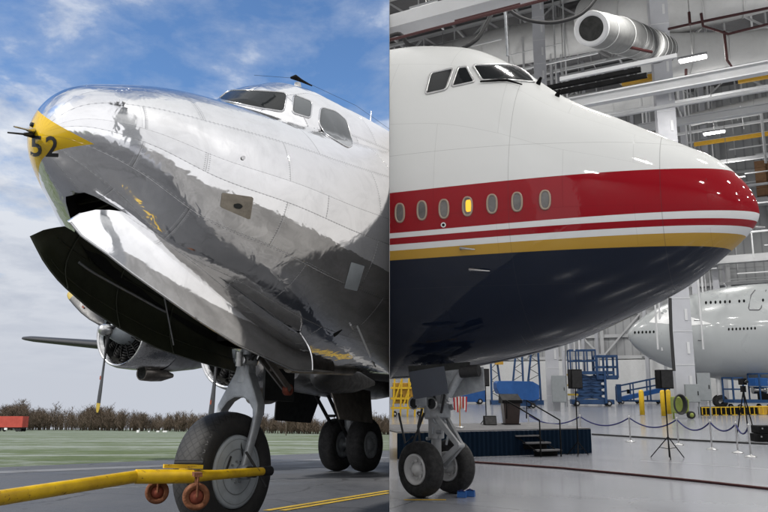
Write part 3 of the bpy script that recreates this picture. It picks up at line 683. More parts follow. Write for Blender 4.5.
for sy in (-1, 1):
    rows = []
    for z, xc, hx, hy in ((1.10, .185, .062, .030), (.95, .135, .052, .030), (.75, .06, .045, .030), (RW + .06, 0.01, .045, .030), (RW - .05, 0, .05, .030)):
        rows.append([Vector((GX + xc + hx * math.copysign(abs(math.cos(q))**.7, math.cos(q)), sy * .234 + hy * math.copysign(abs(math.sin(q))**.7, math.sin(q)), z)) for q in np.linspace(0, 2 * math.pi, 20, endpoint=False)])
    mb = MB(); mb.loft(rows, True, True); mb.lathe([(-.045, .001), (-.045, .068), (.045, .068), (.045, .001)], (GX, sy * .240, RW), (0, 1, 0), 20); mb.build('fork_leg', 'gear_grey', dc)
GT = GX + .19
mb = MB(); mb.cyl((GT + .05, 0, 1.38), (GT + .07, 0, 1.62), .085, n=20); mb.cyl((GT + .06, 0, 1.55), (GT + .12, 0, 2.3), .065, n=20)
mb.lathe([(0, .06), (.0, .105), (.05, .115), (.10, .105), (.1, .06)], (GT + .06, 0, 1.56), (0, 0, 1), 20)
mb.build('gear_leg', 'gear_grey', dc)
mb = MB(); mb.tube([(GT - .10, -.05, 1.60), (GT - .02, -.02, 1.60)], .05, 12); mb.tube([(GT - .13, -.06, 1.68), (GT - .11, -.05, 1.54)], .035, 10)
mb.cyl((GT + .25, -.18, 1.70), (GT + .14, -.10, 1.86), .04, n=12); mb.build('shimmy_damper', 'steel', dc)
mb = MB(); q0 = Vector((GT + .10, -.10, 1.72)); q1 = Vector((GT + .47, -.22, 1.33))
for dy in (-.045, .045): mb.bar(q0 + Vector((0, dy, 0)), q1 + Vector((0, dy * .6, 0)), .03, .055)
mb.bar(q0.lerp(q1, .5) + Vector((0, -.05, 0)), q0.lerp(q1, .5) + Vector((0, .05, 0)), .03)
mb.build('torque_link', 'dirty_metal', dc)
mb = MB(); mb.lathe([(-.03, .035), (-.03, .058), (.03, .058), (.03, .035), (-.03, .035)], q1, (0, 1, 0), 16); mb.build('link_eye', 'red_wheel', dc)
mb = MB(); mb.cyl((GT + .12, -.14, 1.80), (GT + .52, -.24, 1.62), .062, n=20); mb.cyl((GT + .5, -.235, 1.63), (GT + .56, -.25, 1.60), .075, n=20); mb.build('steering_cylinder', 'steel', dc)
mb = MB(); mb.tube([(GT + .0, .1, 1.9), (GT + .6, .0, 2.15)], .035, 10); mb.tube([(GT - .2, -.2, 2.1), (GT - .16, -.12, 1.78)], .018, 8); mb.tube([(GT + .05, -.2, 2.1), (GT + .04, -.14, 1.7)], .022, 8); mb.tube([(GT + .2, -.25, 2.0), (GT + .1, -.1, 1.62)], .02, 8); mb.build('drag_brace', 'steel', dc)
mb = MB(); rnd = random.Random(2)
for i in range(16):
    a_ = Vector((GT + rnd.uniform(-.15, .35), rnd.uniform(-.24, .1), rnd.uniform(1.62, 1.95))); mb.tube([a_, a_ + Vector((rnd.uniform(-.12, .12), rnd.uniform(-.05, .05), rnd.uniform(-.1, .12)))], rnd.uniform(.01, .035), 8)
for i in range(7):
    a_ = Vector((GT + rnd.uniform(-.1, .3), -.12, 1.95)); mb = MB(); mb.tube([a_, a_ + Vector((.1, -.06, -.15)), a_ + Vector((.03, 0, -.35))], .008, 5); mb.build('brake_line', 'dark_steel', dc)
# wing ------------------------------------------------------------
def wing():
    def foil(y):
        t_ = (y - 1.2) / (15.2 - 1.2); ch = 4.6 - 3.1 * t_; le = 9.0 + 1.1 * t_; z = 1.95 + .115 * (y - 1.2); th = ch * (.145 - .04 * t_); r_ = []
        for k in range(28):
            a = 2 * math.pi * k / 28; x = .5 - .5 * math.cos(a); hh = 5 * (.2969 * math.sqrt(max(x, 0)) - .126 * x - .3516 * x * x + .2843 * x**3 - .1036 * x**4)
            r_.append(Vector((le + x * ch, y, z + (1 if a <= math.pi else -.75) * hh * th)))
        return r_
    ys = list(np.linspace(.8, 14.6, 26)) + [15.0, 15.3, 15.5]
    rows = [foil(y) for y in ys]
    for q, sc_ in ((26, .8), (27, .5), (28, .15)):
        c = sum(rows[q], Vector()) / 28; rows[q] = [c + (p - c) * sc_ for p in rows[q]]
    mb = MB(); mb.loft(rows, True, True); mb.build('wing', 'wing_metal', dc, clip=PLANE_L)
    mb = MB(); rr = [[p + Vector((-.012, 0, 0)) for p in (r_[24:] + r_[:5])] for r_ in rows[1:27]]
    for r_ in rr:
        c = sum(r_, Vector()) / len(r_)
        for p in r_: p.x -= .01; p.z += (.012 if p.z > c.z else -.012)
    mb.loft(rr, False, False); mb.build('deicing_boot', 'boot_black', dc, clip=PLANE_L)
    return foil
foil = wing()
def engine(y, xh, z, phase, clip=PLANE_L):
    c = Vector((xh, y, z)); ax = Vector((1, 0, 0))
    cw_ = MB().lathe([(.42, .66), (.34, .70), (.30, .735), (.33, .76), (.45, .79), (.8, .80), (1.25, .79), (1.55, .76)], c, ax, 56); cwl = cw_.build('engine_cowl', 'cowl_metal', dc, clip=clip)
    MB().lathe([(.36, .70), (.7, .68), (.9, .62), (.92, .001)], c, ax, 40).build('cowl_interior', 'well_black', cwl, clip=clip)
    MB().lathe([(1.45, .74), (1.9, .72), (2.6, .62), (3.4, .45), (4.6, .2)], c + Vector((0, 0, -.05)), ax, 40).build('nacelle', 'wing_metal', dc, clip=clip)
    mb = MB()
    for k in range(14):
        a = 2 * math.pi * k / 14; d = Vector((0, math.cos(a), math.sin(a)))
        for r_ in (.30, .36, .42, .48, .54, .60): mb.cyl(c + d * r_ + ax * .62, c + d * (r_ + .03) + ax * .62, .085, n=8)
        mb.tube([c + d * .22 + ax * .42, c + d * .58 + ax * .5], .012, 5)
    mb.build('cylinder_bank', 'dark_steel', cwl, clip=clip)
    MB().lathe([(.02, .10), (.12, .18), (.35, .26), (.55, .27)], c, ax, 24).build('gear_casing', 'hub_grey', cwl, clip=clip)
    hb = MB().lathe([(-.24, .001), (-.235, .05), (-.20, .10), (-.13, .125), (.0, .13), (.06, .10), (.1, .08)], c, ax, 28).build('propeller_hub', 'steel', dc, clip=clip)
    for k in range(3):
        a = phase + k * 2 * math.pi / 3; d = Vector((0, math.cos(a), math.sin(a))); tn = ax.cross(d)
        rows = []; tips = []
        for r_, wd, th, tw in ((.10, .10, .10, 0), (.22, .10, .09, .9), (.36, .17, .06, .85), (.6, .25, .045, .7), (.95, .29, .035, .55), (1.3, .27, .025, .42), (1.55, .24, .018, .36)):
            e1 = tn * math.cos(tw) + ax * math.sin(tw); e2 = d.cross(e1)
            rows.append([c + d * r_ + e1 * (wd / 2 * math.cos(q)) + e2 * (th / 2 * math.sin(q)) for q in np.linspace(0, 2 * math.pi, 12, endpoint=False)])
        bl = MB().loft(rows, True, True).build('propeller_blade', 'prop_black', dc, clip=clip)
        rows = [rows[-1]]
        for r_, wd, th in ((1.62, .22, .016), (1.70, .17, .012), (1.745, .08, .008)):
            e1 = tn * math.cos(.34) + ax * math.sin(.34); e2 = d.cross(e1)
            rows.append([c + d * r_ + e1 * (wd / 2 * math.cos(q)) + e2 * (th / 2 * math.sin(q)) for q in np.linspace(0, 2 * math.pi, 12, endpoint=False)])
        if bl: MB().loft(rows, True, True).build('blade_tip', 'prop_yellow', bl, clip=clip)
        if bl: MB().faces([c + d * 1.02 + tn * .02 * q + ax * -.045 + d * .04 * p for q, p in ((-1, -1), (1, -1), (1, 1), (-1, 1))], [(0, 1, 2, 3)]).build('blade_badge', 'red_wheel', bl, clip=clip)
    sc_ = MB().lathe([(.02, .13), (0, .15), (.02, .165), (.3, .17), (.6, .15), (.95, .05)], c + Vector((.95, -.05, -.86)), ax, 24); sp_ = sc_.build('oil_cooler_scoop', 'dirty_metal', dc, clip=clip)
    if sp_: MB().lathe([(.03, .13), (.05, .001)], c + Vector((.95, -.05, -.86)), ax, 20).build('scoop_mouth', 'well_black', sp_, clip=clip)
engine(7.95, 7.45, 3.0, R(34))
engine(4.45, 7.05, 2.42, R(-86))
# inner nacelle, main gear and doors
mb = MB(); rows = []
for x, hw, zt_, zb_ in ((8.4, .70, 3.0, 1.72), (9.2, .72, 2.9, 1.66), (10.2, .70, 2.8, 1.60), (11.2, .66, 2.7, 1.56), (12.4, .55, 2.6, 1.62), (13.8, .35, 2.5, 1.8), (15, .1, 2.4, 2.1)):
    rows.append([Vector((x, 4.1 + hw * math.cos(a), (zt_ + zb_) / 2 + (zt_ - zb_) / 2 * math.sin(a))) for a in np.linspace(0, 2 * math.pi, 24, endpoint=False)])
mb.loft(rows, True, True); mb.build('nacelle', 'wing_metal', dc, clip=PLANE_L)
def gdoor(pts, th, material):
    P = [Vector(p) for p in pts]; mb = MB(); n = (P[1] - P[0]).cross(P[2] - P[0]).normalized() * th
    k = len(P); mb.faces(P + [p + n for p in P], [tuple(range(k)), tuple(range(2 * k - 1, k - 1, -1))] + [(i, (i + 1) % k, k + (i + 1) % k, k + i) for i in range(k)]); return mb.build('main_gear_door', material, dc, clip=PLANE_L)
gdoor([(9.3, 3.45, 1.85), (11.0, 3.45, 1.75), (10.85, 3.3, 1.05), (9.5, 3.3, 1.12)], .03, 'dirty_metal')
gdoor([(9.3, 4.75, 1.85), (11.0, 4.75, 1.75), (10.85, 4.95, 1.05), (9.5, 4.95, 1.1)], .03, 'dark_steel')
MX = 11.0
for dy in (-.36, .36):
    mb = MB(); tyre(mb, (MX, 3.95 + dy, .58), (0, 1, 0), .58, .40, .29, 40); wm = mb.build('main_wheel', 'rubber', dc)
    for s_ in (-1, 1):
        mb = MB(); mb.lathe([(s_ * .12, .30), (s_ * .17, .29), (s_ * .14, .2), (s_ * .10, .16), (s_ * .16, .12), (s_ * .18, .05), (s_ * .18, .001)], (MX, 3.95 + dy, .58), (0, 1, 0), 28)
        for k in range(8): mb.cyl((MX + .2 * math.cos(k * .785), 3.95 + dy + s_ * .12, .58 + .2 * math.sin(k * .785)), (MX + .2 * math.cos(k * .785), 3.95 + dy + s_ * .15, .58 + .2 * math.sin(k * .785)), .025, n=8)
        mb.build('hub', 'gear_grey', wm)
mb = MB(); mb.cyl((MX, 3.95, .5), (MX - .05, 4.0, 2.1), .12, .15, 18); mb.cyl((MX, 3.7, .58), (MX, 4.5, .58), .06, n=12); mb.build('main_gear_leg', 'gear_grey', dc)
mb = MB(); mb.bar((MX - .02, 4.1 + .18, .75), (MX + .5, 4.1 + .18, 2.0), .09, .3); mb.build('drag_strut', 'dark_steel', dc)
mb = MB()
for dy in (-.12, .12): mb.tube([(MX - .12, 4.1 + dy, .75), (MX - 1.1, 4.1 + dy * 1.4, 1.75)], .04, 8)
mb.tube([(MX - .6, 4.0, 1.2), (MX - .6, 4.24, 1.2)], .03, 8); mb.build('drag_strut', 'dark_steel', dc)
# lower fuselage and inner wing fittings seen past the nose leg
mb = MB(); mb.lathe([(0, .001), (.05, .13), (.25, .22), (.6, .24), (1.2, .2), (1.9, .05)], (6.6, 1.95, 1.75), (1, 0, 0), 24); mb.build('belly_scoop', 'dark_steel', dc, clip=PLANE_L)
mb = MB(); mb.box((3.55, .35, 1.52), (.55, .03, .55)); mb.build('well_rear_door', 'well_black', dc)
mb = MB(); mb.box((3.3, -.12, 1.63), (.9, .3, .12)); mb.tube([(3.25, .0, 1.62), (4.4, -.1, 1.66)], .09, 12); mb.build('keel_fairing', 'dirty_metal', dc, clip=PLANE_L)
mb = MB(); mb.tube([(2.9, -.95, 2.2), (3.45, -.92, 1.68)], .012, 6); mb.build('static_strip', 'white_paint', dc, clip=PLANE_L)
# hanging cable of the static strip: real rod from px
a_ = rayhit(349, 325); b_ = rayhit(371, 366)
if a_ and b_: MB().tube([a_ + Vector((0, -.02, 0)), b_ + Vector((0, -.06, -.01))], .011, 6).build('drain_mast', 'white_paint', dc)
# ------------------------------------------------------------------ tow bar
mat('tow_yellow', (0.70, 0.44, 0.006), 0.42)
t = M['tow_yellow'].node_tree; b = t.nodes['Principled BSDF']; tcn = N('ShaderNodeTexCoord', t)
mp = N('ShaderNodeMapping', t); mp.inputs['Scale'].default_value = (4, 9, 9); lk(t, tcn.outputs['Object'], mp.inputs[0])
chip = ramp(t, noise(t, mp.outputs[0], 2.2, 8, .72, .8), [(.60, g3(0)), (.64, g3(1))])
dirt = ramp(t, noise(t, tcn.outputs['Object'], 5, 6, .6), [(.35, (0.50, 0.30, 0.006, 1)), (.65, (0.72, 0.46, 0.006, 1))])
lk(t, mixc(t, chip, dirt, (0.10, 0.045, 0.02, 1)), b.inputs['Base Color']); lk(t, ramp(t, chip, [(0, g3(.4)), (1, g3(.85))]), b.inputs['Roughness'])
def px_line(u, v, y): return atl(u, v, y)
hub = WL.inverted() @ (DCM @ Vector((GX, -.36, RW)))
p0 = atl(-70, 509, 4.2); p1 = atl(140, 476, 5.75); p2 = atl(190, 476.5, 5.95); p3 = hub + Vector((0, -.02, .01)); pe = atl(262, 471.5, hub.y)
tb = thing('tow_bar', 'chipped yellow tow bar hitched to the nose wheel of the silver airliner', 'tow bar', WL @ Matrix.Translation((p1.x, p1.y, 0)))
o_ = Vector((p1.x, p1.y, 0)); L_ = lambda p: Vector(p) - o_
MB().cyl(L_(p0), L_(p1), .047, n=24).build('main_tube', 'tow_yellow', tb)
MB().cyl(L_(p1 + (p0 - p1).normalized() * .05), L_(p1.lerp(p2, 1.05)), .054, n=24).build('sleeve', 'tow_yellow', tb)
near = [L_(p2), L_(p2.lerp(pe, .35) + Vector((0, -.05, .0))), L_(pe + Vector((0, 0, 0)))]
MB().tube(near, [.050, .040, .037], 20).build('fork_arm', 'tow_yellow', tb)
farhub = WL.inverted() @ (DCM @ Vector((GX, .36, RW))); MB().tube([L_(p2), L_(p2.lerp(farhub, .5) + Vector((-.12, .05, 0))), L_(farhub)], [.05, .04, .037], 16).build('fork_arm', 'tow_yellow', tb)
MB().cyl(L_(pe + Vector((-.02, 0, 0))), L_(pe + (pe - p2).normalized() * .14), .045, n=16).build('hitch_pin', 'dark_steel', tb)
MB().tube([L_(atl(246, 452, hub.y - .05)), L_(atl(254, 465, hub.y - .06)), L_(atl(266, 487, hub.y - .02))], .012, 6).build('locking_rod', 'dark_steel', tb)
MB().bar(L_(p1.lerp(p2, .45) + Vector((0, 0, .075))), L_(p1.lerp(p2, 1.25) + Vector((0, 0, .075))), .035, .03).build('lift_handle', 'tow_yellow', tb)
mb = MB(); q = L_(p1.lerp(p2, .9) + Vector((0, .05, .09))); mb.cyl(q + Vector((-.1, 0, .01)), q + Vector((.12, .02, .01)), .022, n=12); mb.build('hydraulic_pump', 'dark_steel', tb)
def castor(u, v, y, r):
    c = atl(u, v, y); c.z = max(c.z, r)
    c = L_(c); ax = Vector((.35, -.94, 0)); 
    wt = MB().lathe([(-.035, r * .55), (-.05, r * .8), (-.04, r * .97), (0, r), (.04, r * .97), (.05, r * .8), (.035, r * .55)], c, ax, 28).build('castor_wheel', 'rust', tb)
    MB().lathe([(-.045, .001), (-.045, r * .2), (-.02, r * .25), (-.02, r * .6), (.02, r * .6), (.045, r * .2), (.045, .001)], c, ax, 24).build('wheel_rim', 'red_wheel', wt)
    mb = MB()
    for s_ in (-1, 1): mb.bar(c + ax * .065 * s_, c + ax * .065 * s_ + Vector((0, 0, r + .06)), .03, .012)
    mb.bar(c + ax * -.08 + Vector((0, 0, r + .06)), c + ax * .08 + Vector((0, 0, r + .06)), .06, .03); mb.build('castor_fork', 'rust', tb)
castor(157, 492, 5.95, .092); castor(196, 496.5, 5.75, .102)
# ------------------------------------------------------------------ hangar: floor, walls, roof
RZ = 46.0; BD = 118.0
def floor_mat():
    m = mat('floor_epoxy', (0.34, 0.35, 0.37), 0.22); t = m.node_tree; b = t.nodes['Principled BSDF']; tcn = N('ShaderNodeTexCoord', t)
    nn = noise(t, tcn.outputs['Object'], .18, 8, .65, .5); f = noise(t, tcn.outputs['Object'], 6, 6, .7)
    c = ramp(t, nn, [(.3, (0.215, 0.224, 0.252, 1)), (.7, (0.275, 0.285, 0.315, 1))]); c = mixc(t, 1.0, c, ramp(t, f, [(.3, g3(.98)), (.7, g3(1.02))]), 'MULTIPLY')
    br = N('ShaderNodeTexBrick', t); mp = N('ShaderNodeMapping', t); mp.inputs['Rotation'].default_value = (0, 0, R(29)); lk(t, tcn.outputs['Object'], mp.inputs[0]); lk(t, mp.outputs[0], br.inputs['Vector'])
    br.inputs['Scale'].default_value = 1; br.inputs['Brick Width'].default_value = 7.5; br.inputs['Row Height'].default_value = 7.5; br.offset = 0; br.inputs['Mortar Size'].default_value = .02
    br.inputs['Color1'].default_value = g3(1); br.inputs['Color2'].default_value = g3(.96); br.inputs['Mortar'].default_value = g3(.55)
    lk(t, mixc(t, 1.0, c, br.outputs[0], 'MULTIPLY'), b.inputs['Base Color'])
    sk = ramp(t, noise(t, tcn.outputs['Object'], .5, 4, .6, 1.5), [(.55, g3(1)), (.75, g3(.9))]); mpx = N('ShaderNodeMapping', t); mpx.inputs['Rotation'].default_value = (0, 0, .9); mpx.inputs['Scale'].default_value = (.12, 2.2, 1); lk(t, tcn.outputs['Object'], mpx.inputs[0])
    tm = ramp(t, noise(t, mpx.outputs[0], 1.3, 5, .6, .6), [(.66, g3(1)), (.72, g3(.88))]); c2 = mixc(t, 1.0, mixc(t, 1.0, mixc(t, 1.0, c, br.outputs[0], 'MULTIPLY'), sk, 'MULTIPLY'), tm, 'MULTIPLY'); lk(t, c2, b.inputs['Base Color'])
    lk(t, ramp(t, nn, [(.3, g3(.26)), (.7, g3(.20))]), b.inputs['Roughness']); b.inputs['Coat Weight'].default_value = .25; b.inputs['Coat Roughness'].default_value = .12
    bn = N('ShaderNodeBump', t); bn.inputs['Strength'].default_value = .06; bn.inputs['Distance'].default_value = .02; lk(t, nn, bn.inputs['Height']); lk(t, bn.outputs[0], b.inputs['Normal'])
    m = mat('wall_white', (0.56, 0.57, 0.58), .6); t = m.node_tree; b = t.nodes['Principled BSDF']; tcn = N('ShaderNodeTexCoord', t)
    s3 = N('ShaderNodeSeparateXYZ', t); lk(t, tcn.outputs['Object'], s3.inputs[0])
    wv = mth(t, 'FRACT', mth(t, 'MULTIPLY', s3.outputs[0], 1.0)); h = mth(t, 'LESS_THAN', wv, .18)
    nn = noise(t, tcn.outputs['Object'], .3, 6, .6)
    lk(t, mixc(t, 1.0, mixc(t, h, (.42, .43, .44, 1), (.31, .32, .33, 1)), ramp(t, nn, [(.3, g3(.86)), (.7, g3(1.05))]), 'MULTIPLY'), b.inputs['Base Color'])
    m = mat('cladding', (0.82, 0.82, 0.83), .5, var=.08, vscale=.6); mat('reflection_grey', (.31, .305, .30), .8, var=.4, vscale=1.5)
floor_mat()
mb = MB(); mb.loft([[Vector((0.0, -70, 0)), Vector((160, -70, 0))], [Vector((0.0, .5, 0)), Vector((160, .5, 0))], [Vector((0, BD * 1.3, 0)), Vector((160, BD * 1.3, 0))]], False, False, smooth=False)
struct(mb.build('hangar_floor', 'floor_epoxy', clip=PLANE_R))
hg = thing('hangar', 'large white steel aircraft hangar with open front', 'building', Matrix.Identity(4))
# side wall between the apron and the hangar floor, its two faces spreading by the wall's thickness
def kx(kk, y, z): return kk * (y * cp + (z - EYE) * sp)
y0, y1 = .55, 175.0; mb = MB(); P = []
for y in (y0, y1):
    for z in (-14.0, RZ): P += [Vector((kx(KL, y, z), y, z)), Vector((kx(KR, y, z), y, z))]
mb.faces(P, [(0, 1, 3, 2), (4, 6, 7, 5), (0, 2, 6, 4), (1, 5, 7, 3), (2, 3, 7, 6), (0, 4, 5, 1)])
sw = mb.build('side_wall', 'cladding', hg)
PZ = 3.7; mb = MB(); P = []                     # unseen dark band added along the wall foot so the silver belly reflects dark
k1 = KL - .00002
for y in (y0, y1):
    for z in (-13.9, PZ): P += [Vector((kx(k1, y, z) , y, z)), Vector((kx(k1, y, z) + .00004 * y * .5, y, z))]
mb.faces(P, [(0, 1, 3, 2), (4, 6, 7, 5), (0, 2, 6, 4), (1, 5, 7, 3), (2, 3, 7, 6), (0, 4, 5, 1)]); mb.build('reflection_band', 'reflection_grey', sw)
def hb(a, b2, z): return WR @ Vector((a, b2, z))
def hab(p): q = WR.inverted() @ p; return q.x, q.y
BB = 112.0
mb = MB(); mb.faces([WR @ Vector(p) for p in ((-80, BB, -.5), (60, BB, -.5), (60, BB, RZ), (-80, BB, RZ))], [(0, 1, 2, 3)]); mb.faces([WR @ Vector(p) for p in ((-80, BB + .3, -.5), (60, BB + .3, -.5), (60, BB + .3, RZ), (-80, BB + .3, RZ))], [(3, 2, 1, 0)])
mb.build('back_wall', 'wall_white', hg, clip=PLANE_R)
mb = MB(); P = [WR @ Vector(p) for p in ((60, -40, -.5), (60, BB, -.5), (60, BB, RZ), (60, -40, RZ))]; mb.faces(P, [(0, 1, 2, 3)]); mb.faces([p + DV * .3 for p in P], [(3, 2, 1, 0)]); mb.build('side_wall', 'wall_white', hg)
mb = MB(); mb.box((36.5, -13.7, RZ / 2), (67, .4, RZ)); mb.build('added_front_wall', 'wall_white', hg)  # unseen wall added behind the viewer, darkens reflections and keeps sky light out
rf = [Vector((0.003, -14, RZ)), Vector((70, -14, RZ)), WR @ Vector((60.3, 10, RZ)), WR @ Vector((60.3, BB + .3, RZ)), WR @ Vector((-90, BB + .3, RZ))]
mb = MB(); mb.faces(rf, [(0, 1, 2, 3, 4)]); mb.faces([p + Vector((0, 0, .5)) for p in rf], [(4, 3, 2, 1, 0)]); mb.build('roof', 'roof_grey', hg, clip=PLANE_R)
# wall girts and posts on the back wall
mb = MB()
for z in (3.2, 6.4, 9.6, 13, 16.5, 20): mb.bar(hb(-62, BB - .35, z), hb(60, BB - .35, z), .25, .5)
for a in range(-60, 60, 6): mb.bar(hb(a, BB - .6, 6.4), hb(a, BB - .6, RZ), .5, .5)
for a in range(-60, 60, 12): mb.bar(hb(a, BB - .6, 6.4), hb(a + 6, BB - .6, 13), .25, .25); mb.bar(hb(a + 12, BB - .6, 6.4), hb(a + 6, BB - .6, 13), .25, .25)
mb.build('wall_framing', 'beam_white', hg, clip=PLANE_R)
mb = MB(); mb.box(Vector((0, BB - .5, 2.9)), (0.01, .01, .01)); mb.bm.clear()
mb.faces([hb(-62, BB - .75, 0), hb(60, BB - .75, 0), hb(60, BB - .75, 6.0), hb(-62, BB - .75, 6.0), hb(-62, BB - .45, 6.0), hb(60, BB - .45, 6.0)], [(0, 1, 2, 3), (3, 2, 5, 4)]); mb.build('wall_lining', 'white_paint', hg, clip=PLANE_R)
# trusses under the roof along the hangar's long axis, purlins across
def truss(b0, a0, a1, zt, dz, step, r_=.16):
    mb = MB(); mb.bar(hb(a0, b0, zt), hb(a1, b0, zt), r_ * 2, r_ * 1.6); mb.bar(hb(a0, b0, zt - dz), hb(a1, b0, zt - dz), r_ * 2, r_ * 1.6)
    a = a0; up = True
    while a < a1 - .1:
        mb.bar(hb(a, b0, zt if up else zt - dz), hb(a + step, b0, zt - dz if up else zt), r_, r_); 
        mb.bar(hb(a + step, b0, zt), hb(a + step, b0, zt - dz), r_ * .8, r_ * .8)
        a += step; up = not up
    mb.build('roof_truss', 'beam_white', hg, clip=PLANE_R)
for b0 in (36, 46, 56, 66, 76, 86, 96, 106): truss(b0, -70 if b0 > 60 else -50, 58, RZ - .4, 3.6, 4.2, .2)
mb = MB()
for a in range(-64, 60, 8): mb.bar(hb(a, 20, RZ - .2), hb(a, BB, RZ - .2), .25, .35)
mb.build('purlin', 'beam_white', hg, clip=PLANE_R)
# long struts seen over the jumbo: each runs along the hangar's axis from a measured point
def dline(u0, v0, y0, u1):
    P = at(u0, v0, y0); lo, hi = 0, 200.
    for _ in range(50):
        m_ = (lo + hi) / 2; Q = P + DV * m_; yy = Q.y * cp + (Q.z - EYE) * sp
        if yy < .5 or 384 + F * Q.x / yy > u1: hi = m_
        else: lo = m_
    return P, P + DV * lo
def beam(u0, v0, y0, u1, w1, h1, material='beam_white', name='beam', flange=True):
    a, b2 = dline(u0, v0, y0, u1); mb = MB()
    if flange:
        mb.bar(a, b2, w1 * .25, h1); 
        for s_ in (-1, 1): mb.bar(a + Vector((0, 0, s_ * h1 / 2)), b2 + Vector((0, 0, s_ * h1 / 2)), w1, h1 * .12)
    else: mb.bar(a, b2, w1, h1)
    return mb.build(name, material, hg, clip=PLANE_R)
beam(384, 29, 27, 560, .9, .55, flange=False)
beam(560, 106, 40, 800, .5, .55)
beam(560, 79.5, 34, 677, .16, .2, flange=False)
beam(640, 128, 62, 800, .5, .6)
beam(600, 118, 52, 800, .22, .25, flange=False)
beam(590, 134, 70, 800, .3, .3, flange=False)
beam(690, 166, 85, 800, .3, .4, flange=False)
beam(700, 262, 95, 800, 1.2, 1.0, flange=False)
beam(690, 286, 100, 800, .4, .35, flange=False)
beam(660, 196, 95, 800, .3, .3, flange=False)
mb = MB()
for (u0, v0, y0, u1, r_) in ((384, 41.5, 26, 560, .06), (455, 21, 25, 520, .05), (384, 36, 28, 480, .04)):
    a, b2 = dline(u0, v0, y0, u1); MB().tube([a, b2], r_, 8).build('sprinkler_pipe', 'red_pipe', hg, clip=PLANE_R)
mb = MB()
for P_ in ([at(668, 29, 44), at(700, 22, 43.5), at(768, 8, 42)], [at(701, 13, 43), at(703, 26, 43.5), at(728, 34, 44), at(768, 24, 43)], [at(724, 31, 44), at(727, 60, 44), at(733, 68, 44), at(768, 64, 43)], [at(610, 43, 40), at(652, 52, 41)], [at(689, 12, 43), at(690, 24, 43)], [at(686, 69, 44), at(686, 76, 44)]):
    MB().tube(P_, .09, 6).build('sprinkler_pipe', 'red_pipe', hg)
# dark heater strips
for (u0, v0, y0, u1) in ((548, 88, 33, 641), (548, 94.5, 33, 647)):
    a, b2 = dline(u0, v0, y0, u1); MB().bar(a, b2, .22, .2).build('heater_strip', 'black_paint', hg)
# columns: upright, two-tone faces come from the light
def column(u, v, wd, name='column', top=RZ, mt='column_white', plates=True):
    g = gp(u, v); rot = Matrix.Rotation(-PHI, 4, 'Z'); mb = MB(); hw = wd / 2
    mb.box(g + Vector((0, 0, top / 2)), (wd * .28, wd, top), rot)
    for s_ in (-1, 1): mb.box(g + DV * 0 + rot @ Vector((0, s_ * wd * .5, 0)) + Vector((0, 0, top / 2)), (wd, wd * .12, top), rot)
    o = mb.build(name, mt, hg)
    if plates:
        mb = MB()
        for z in np.arange(2.2, top, 3.1): mb.box(g + Vector((0, 0, z)), (wd * 1.06, wd * 1.2, .12), rot)
        mb.build('splice_plate', mt, o)
    return g
def boxcol(u, v, wd, dp, top=RZ, mt='column_white'):
    g = gp(u, v); rot = Matrix.Rotation(-PHI + R(16), 4, 'Z'); mb = MB(); mb.box(g + Vector((0, 0, top / 2)), (wd, dp, top), rot); o = mb.build('column', mt, hg)
    mb = MB()
    for z in np.arange(1.4, top, 2.6): mb.box(g + Vector((0, 0, z)), (wd + .05, dp + .05, .05), rot)
    for z in np.arange(2.7, top, 2.6): mb.box(g + Vector((0, 0, z)) + rot @ Vector((wd * .25, -dp / 2 - .03, 0)), (.2, .06, .9), rot)
    mb.build('splice_plate', 'beam_white', o); return g
C1 = boxcol(687, 417, 1.45, 1.3)
C2 = boxcol(554, 410.5, 1.25, 1.6)
for (u, v, wd) in ((434, 405, .8), (412, 402, .5), (586, 401, .45), (612, 399, .5), (737, 402, .9), (704, 404, .7), (757, 399, .6), (668, 402, .35), (660, 400, .3), (566, 406, .35), (573, 405, .35), (600, 404, .4), (726, 403, .8), (650, 402, .5)): column(u, v, wd, plates=False)
mb = MB(); g = gp(560, 402)
for (u, v) in ((559, 409), (566, 408), (571, 409), (577, 408), (582, 409), (662, 409), (666, 408), (708, 409), (712, 408), (548, 402), (560, 401), (563, 401), (575, 400), (578, 400), (590, 399), (715, 403), (720, 403), (642, 400), (699, 402), (730, 400), (746, 401)):
    g = gp(u, v); MB().cyl(g + Vector((0, 0, 6)), g + Vector((0, 0, RZ)), .10, n=6).build('conduit', 'beam_white', hg)
for (u0, v0, y0, u1, w_) in ((560, 100, 70, 800, .18), (560, 122, 74, 800, .18), (640, 140, 90, 800, .3), (640, 150, 96, 800, .25), (680, 180, 100, 800, .3), (690, 210, 100, 800, .3), (400, 18, 66, 700, .35), (400, 33, 74, 620, .3), (560, 38, 80, 800, .4), (640, 76, 84, 800, .4), (650, 92, 90, 800, .3)): beam(u0, v0, y0, u1, w_, w_, flange=False)
mb = MB(); rnd = random.Random(12)
for i in range(190):
    u = rnd.uniform(400, 768); v = rnd.uniform(0, 290); P = at(u, v, rnd.uniform(70, 104)); dd = rnd.choice([DV, NV, DV, Vector((0, 0, 1))]); mb.bar(P, P + dd * rnd.uniform(3, 9), rnd.uniform(.08, .22))
o = mb.build('upper_pipework', 'beam_white', hg, clip=PLANE_R); o['kind'] = 'stuff'
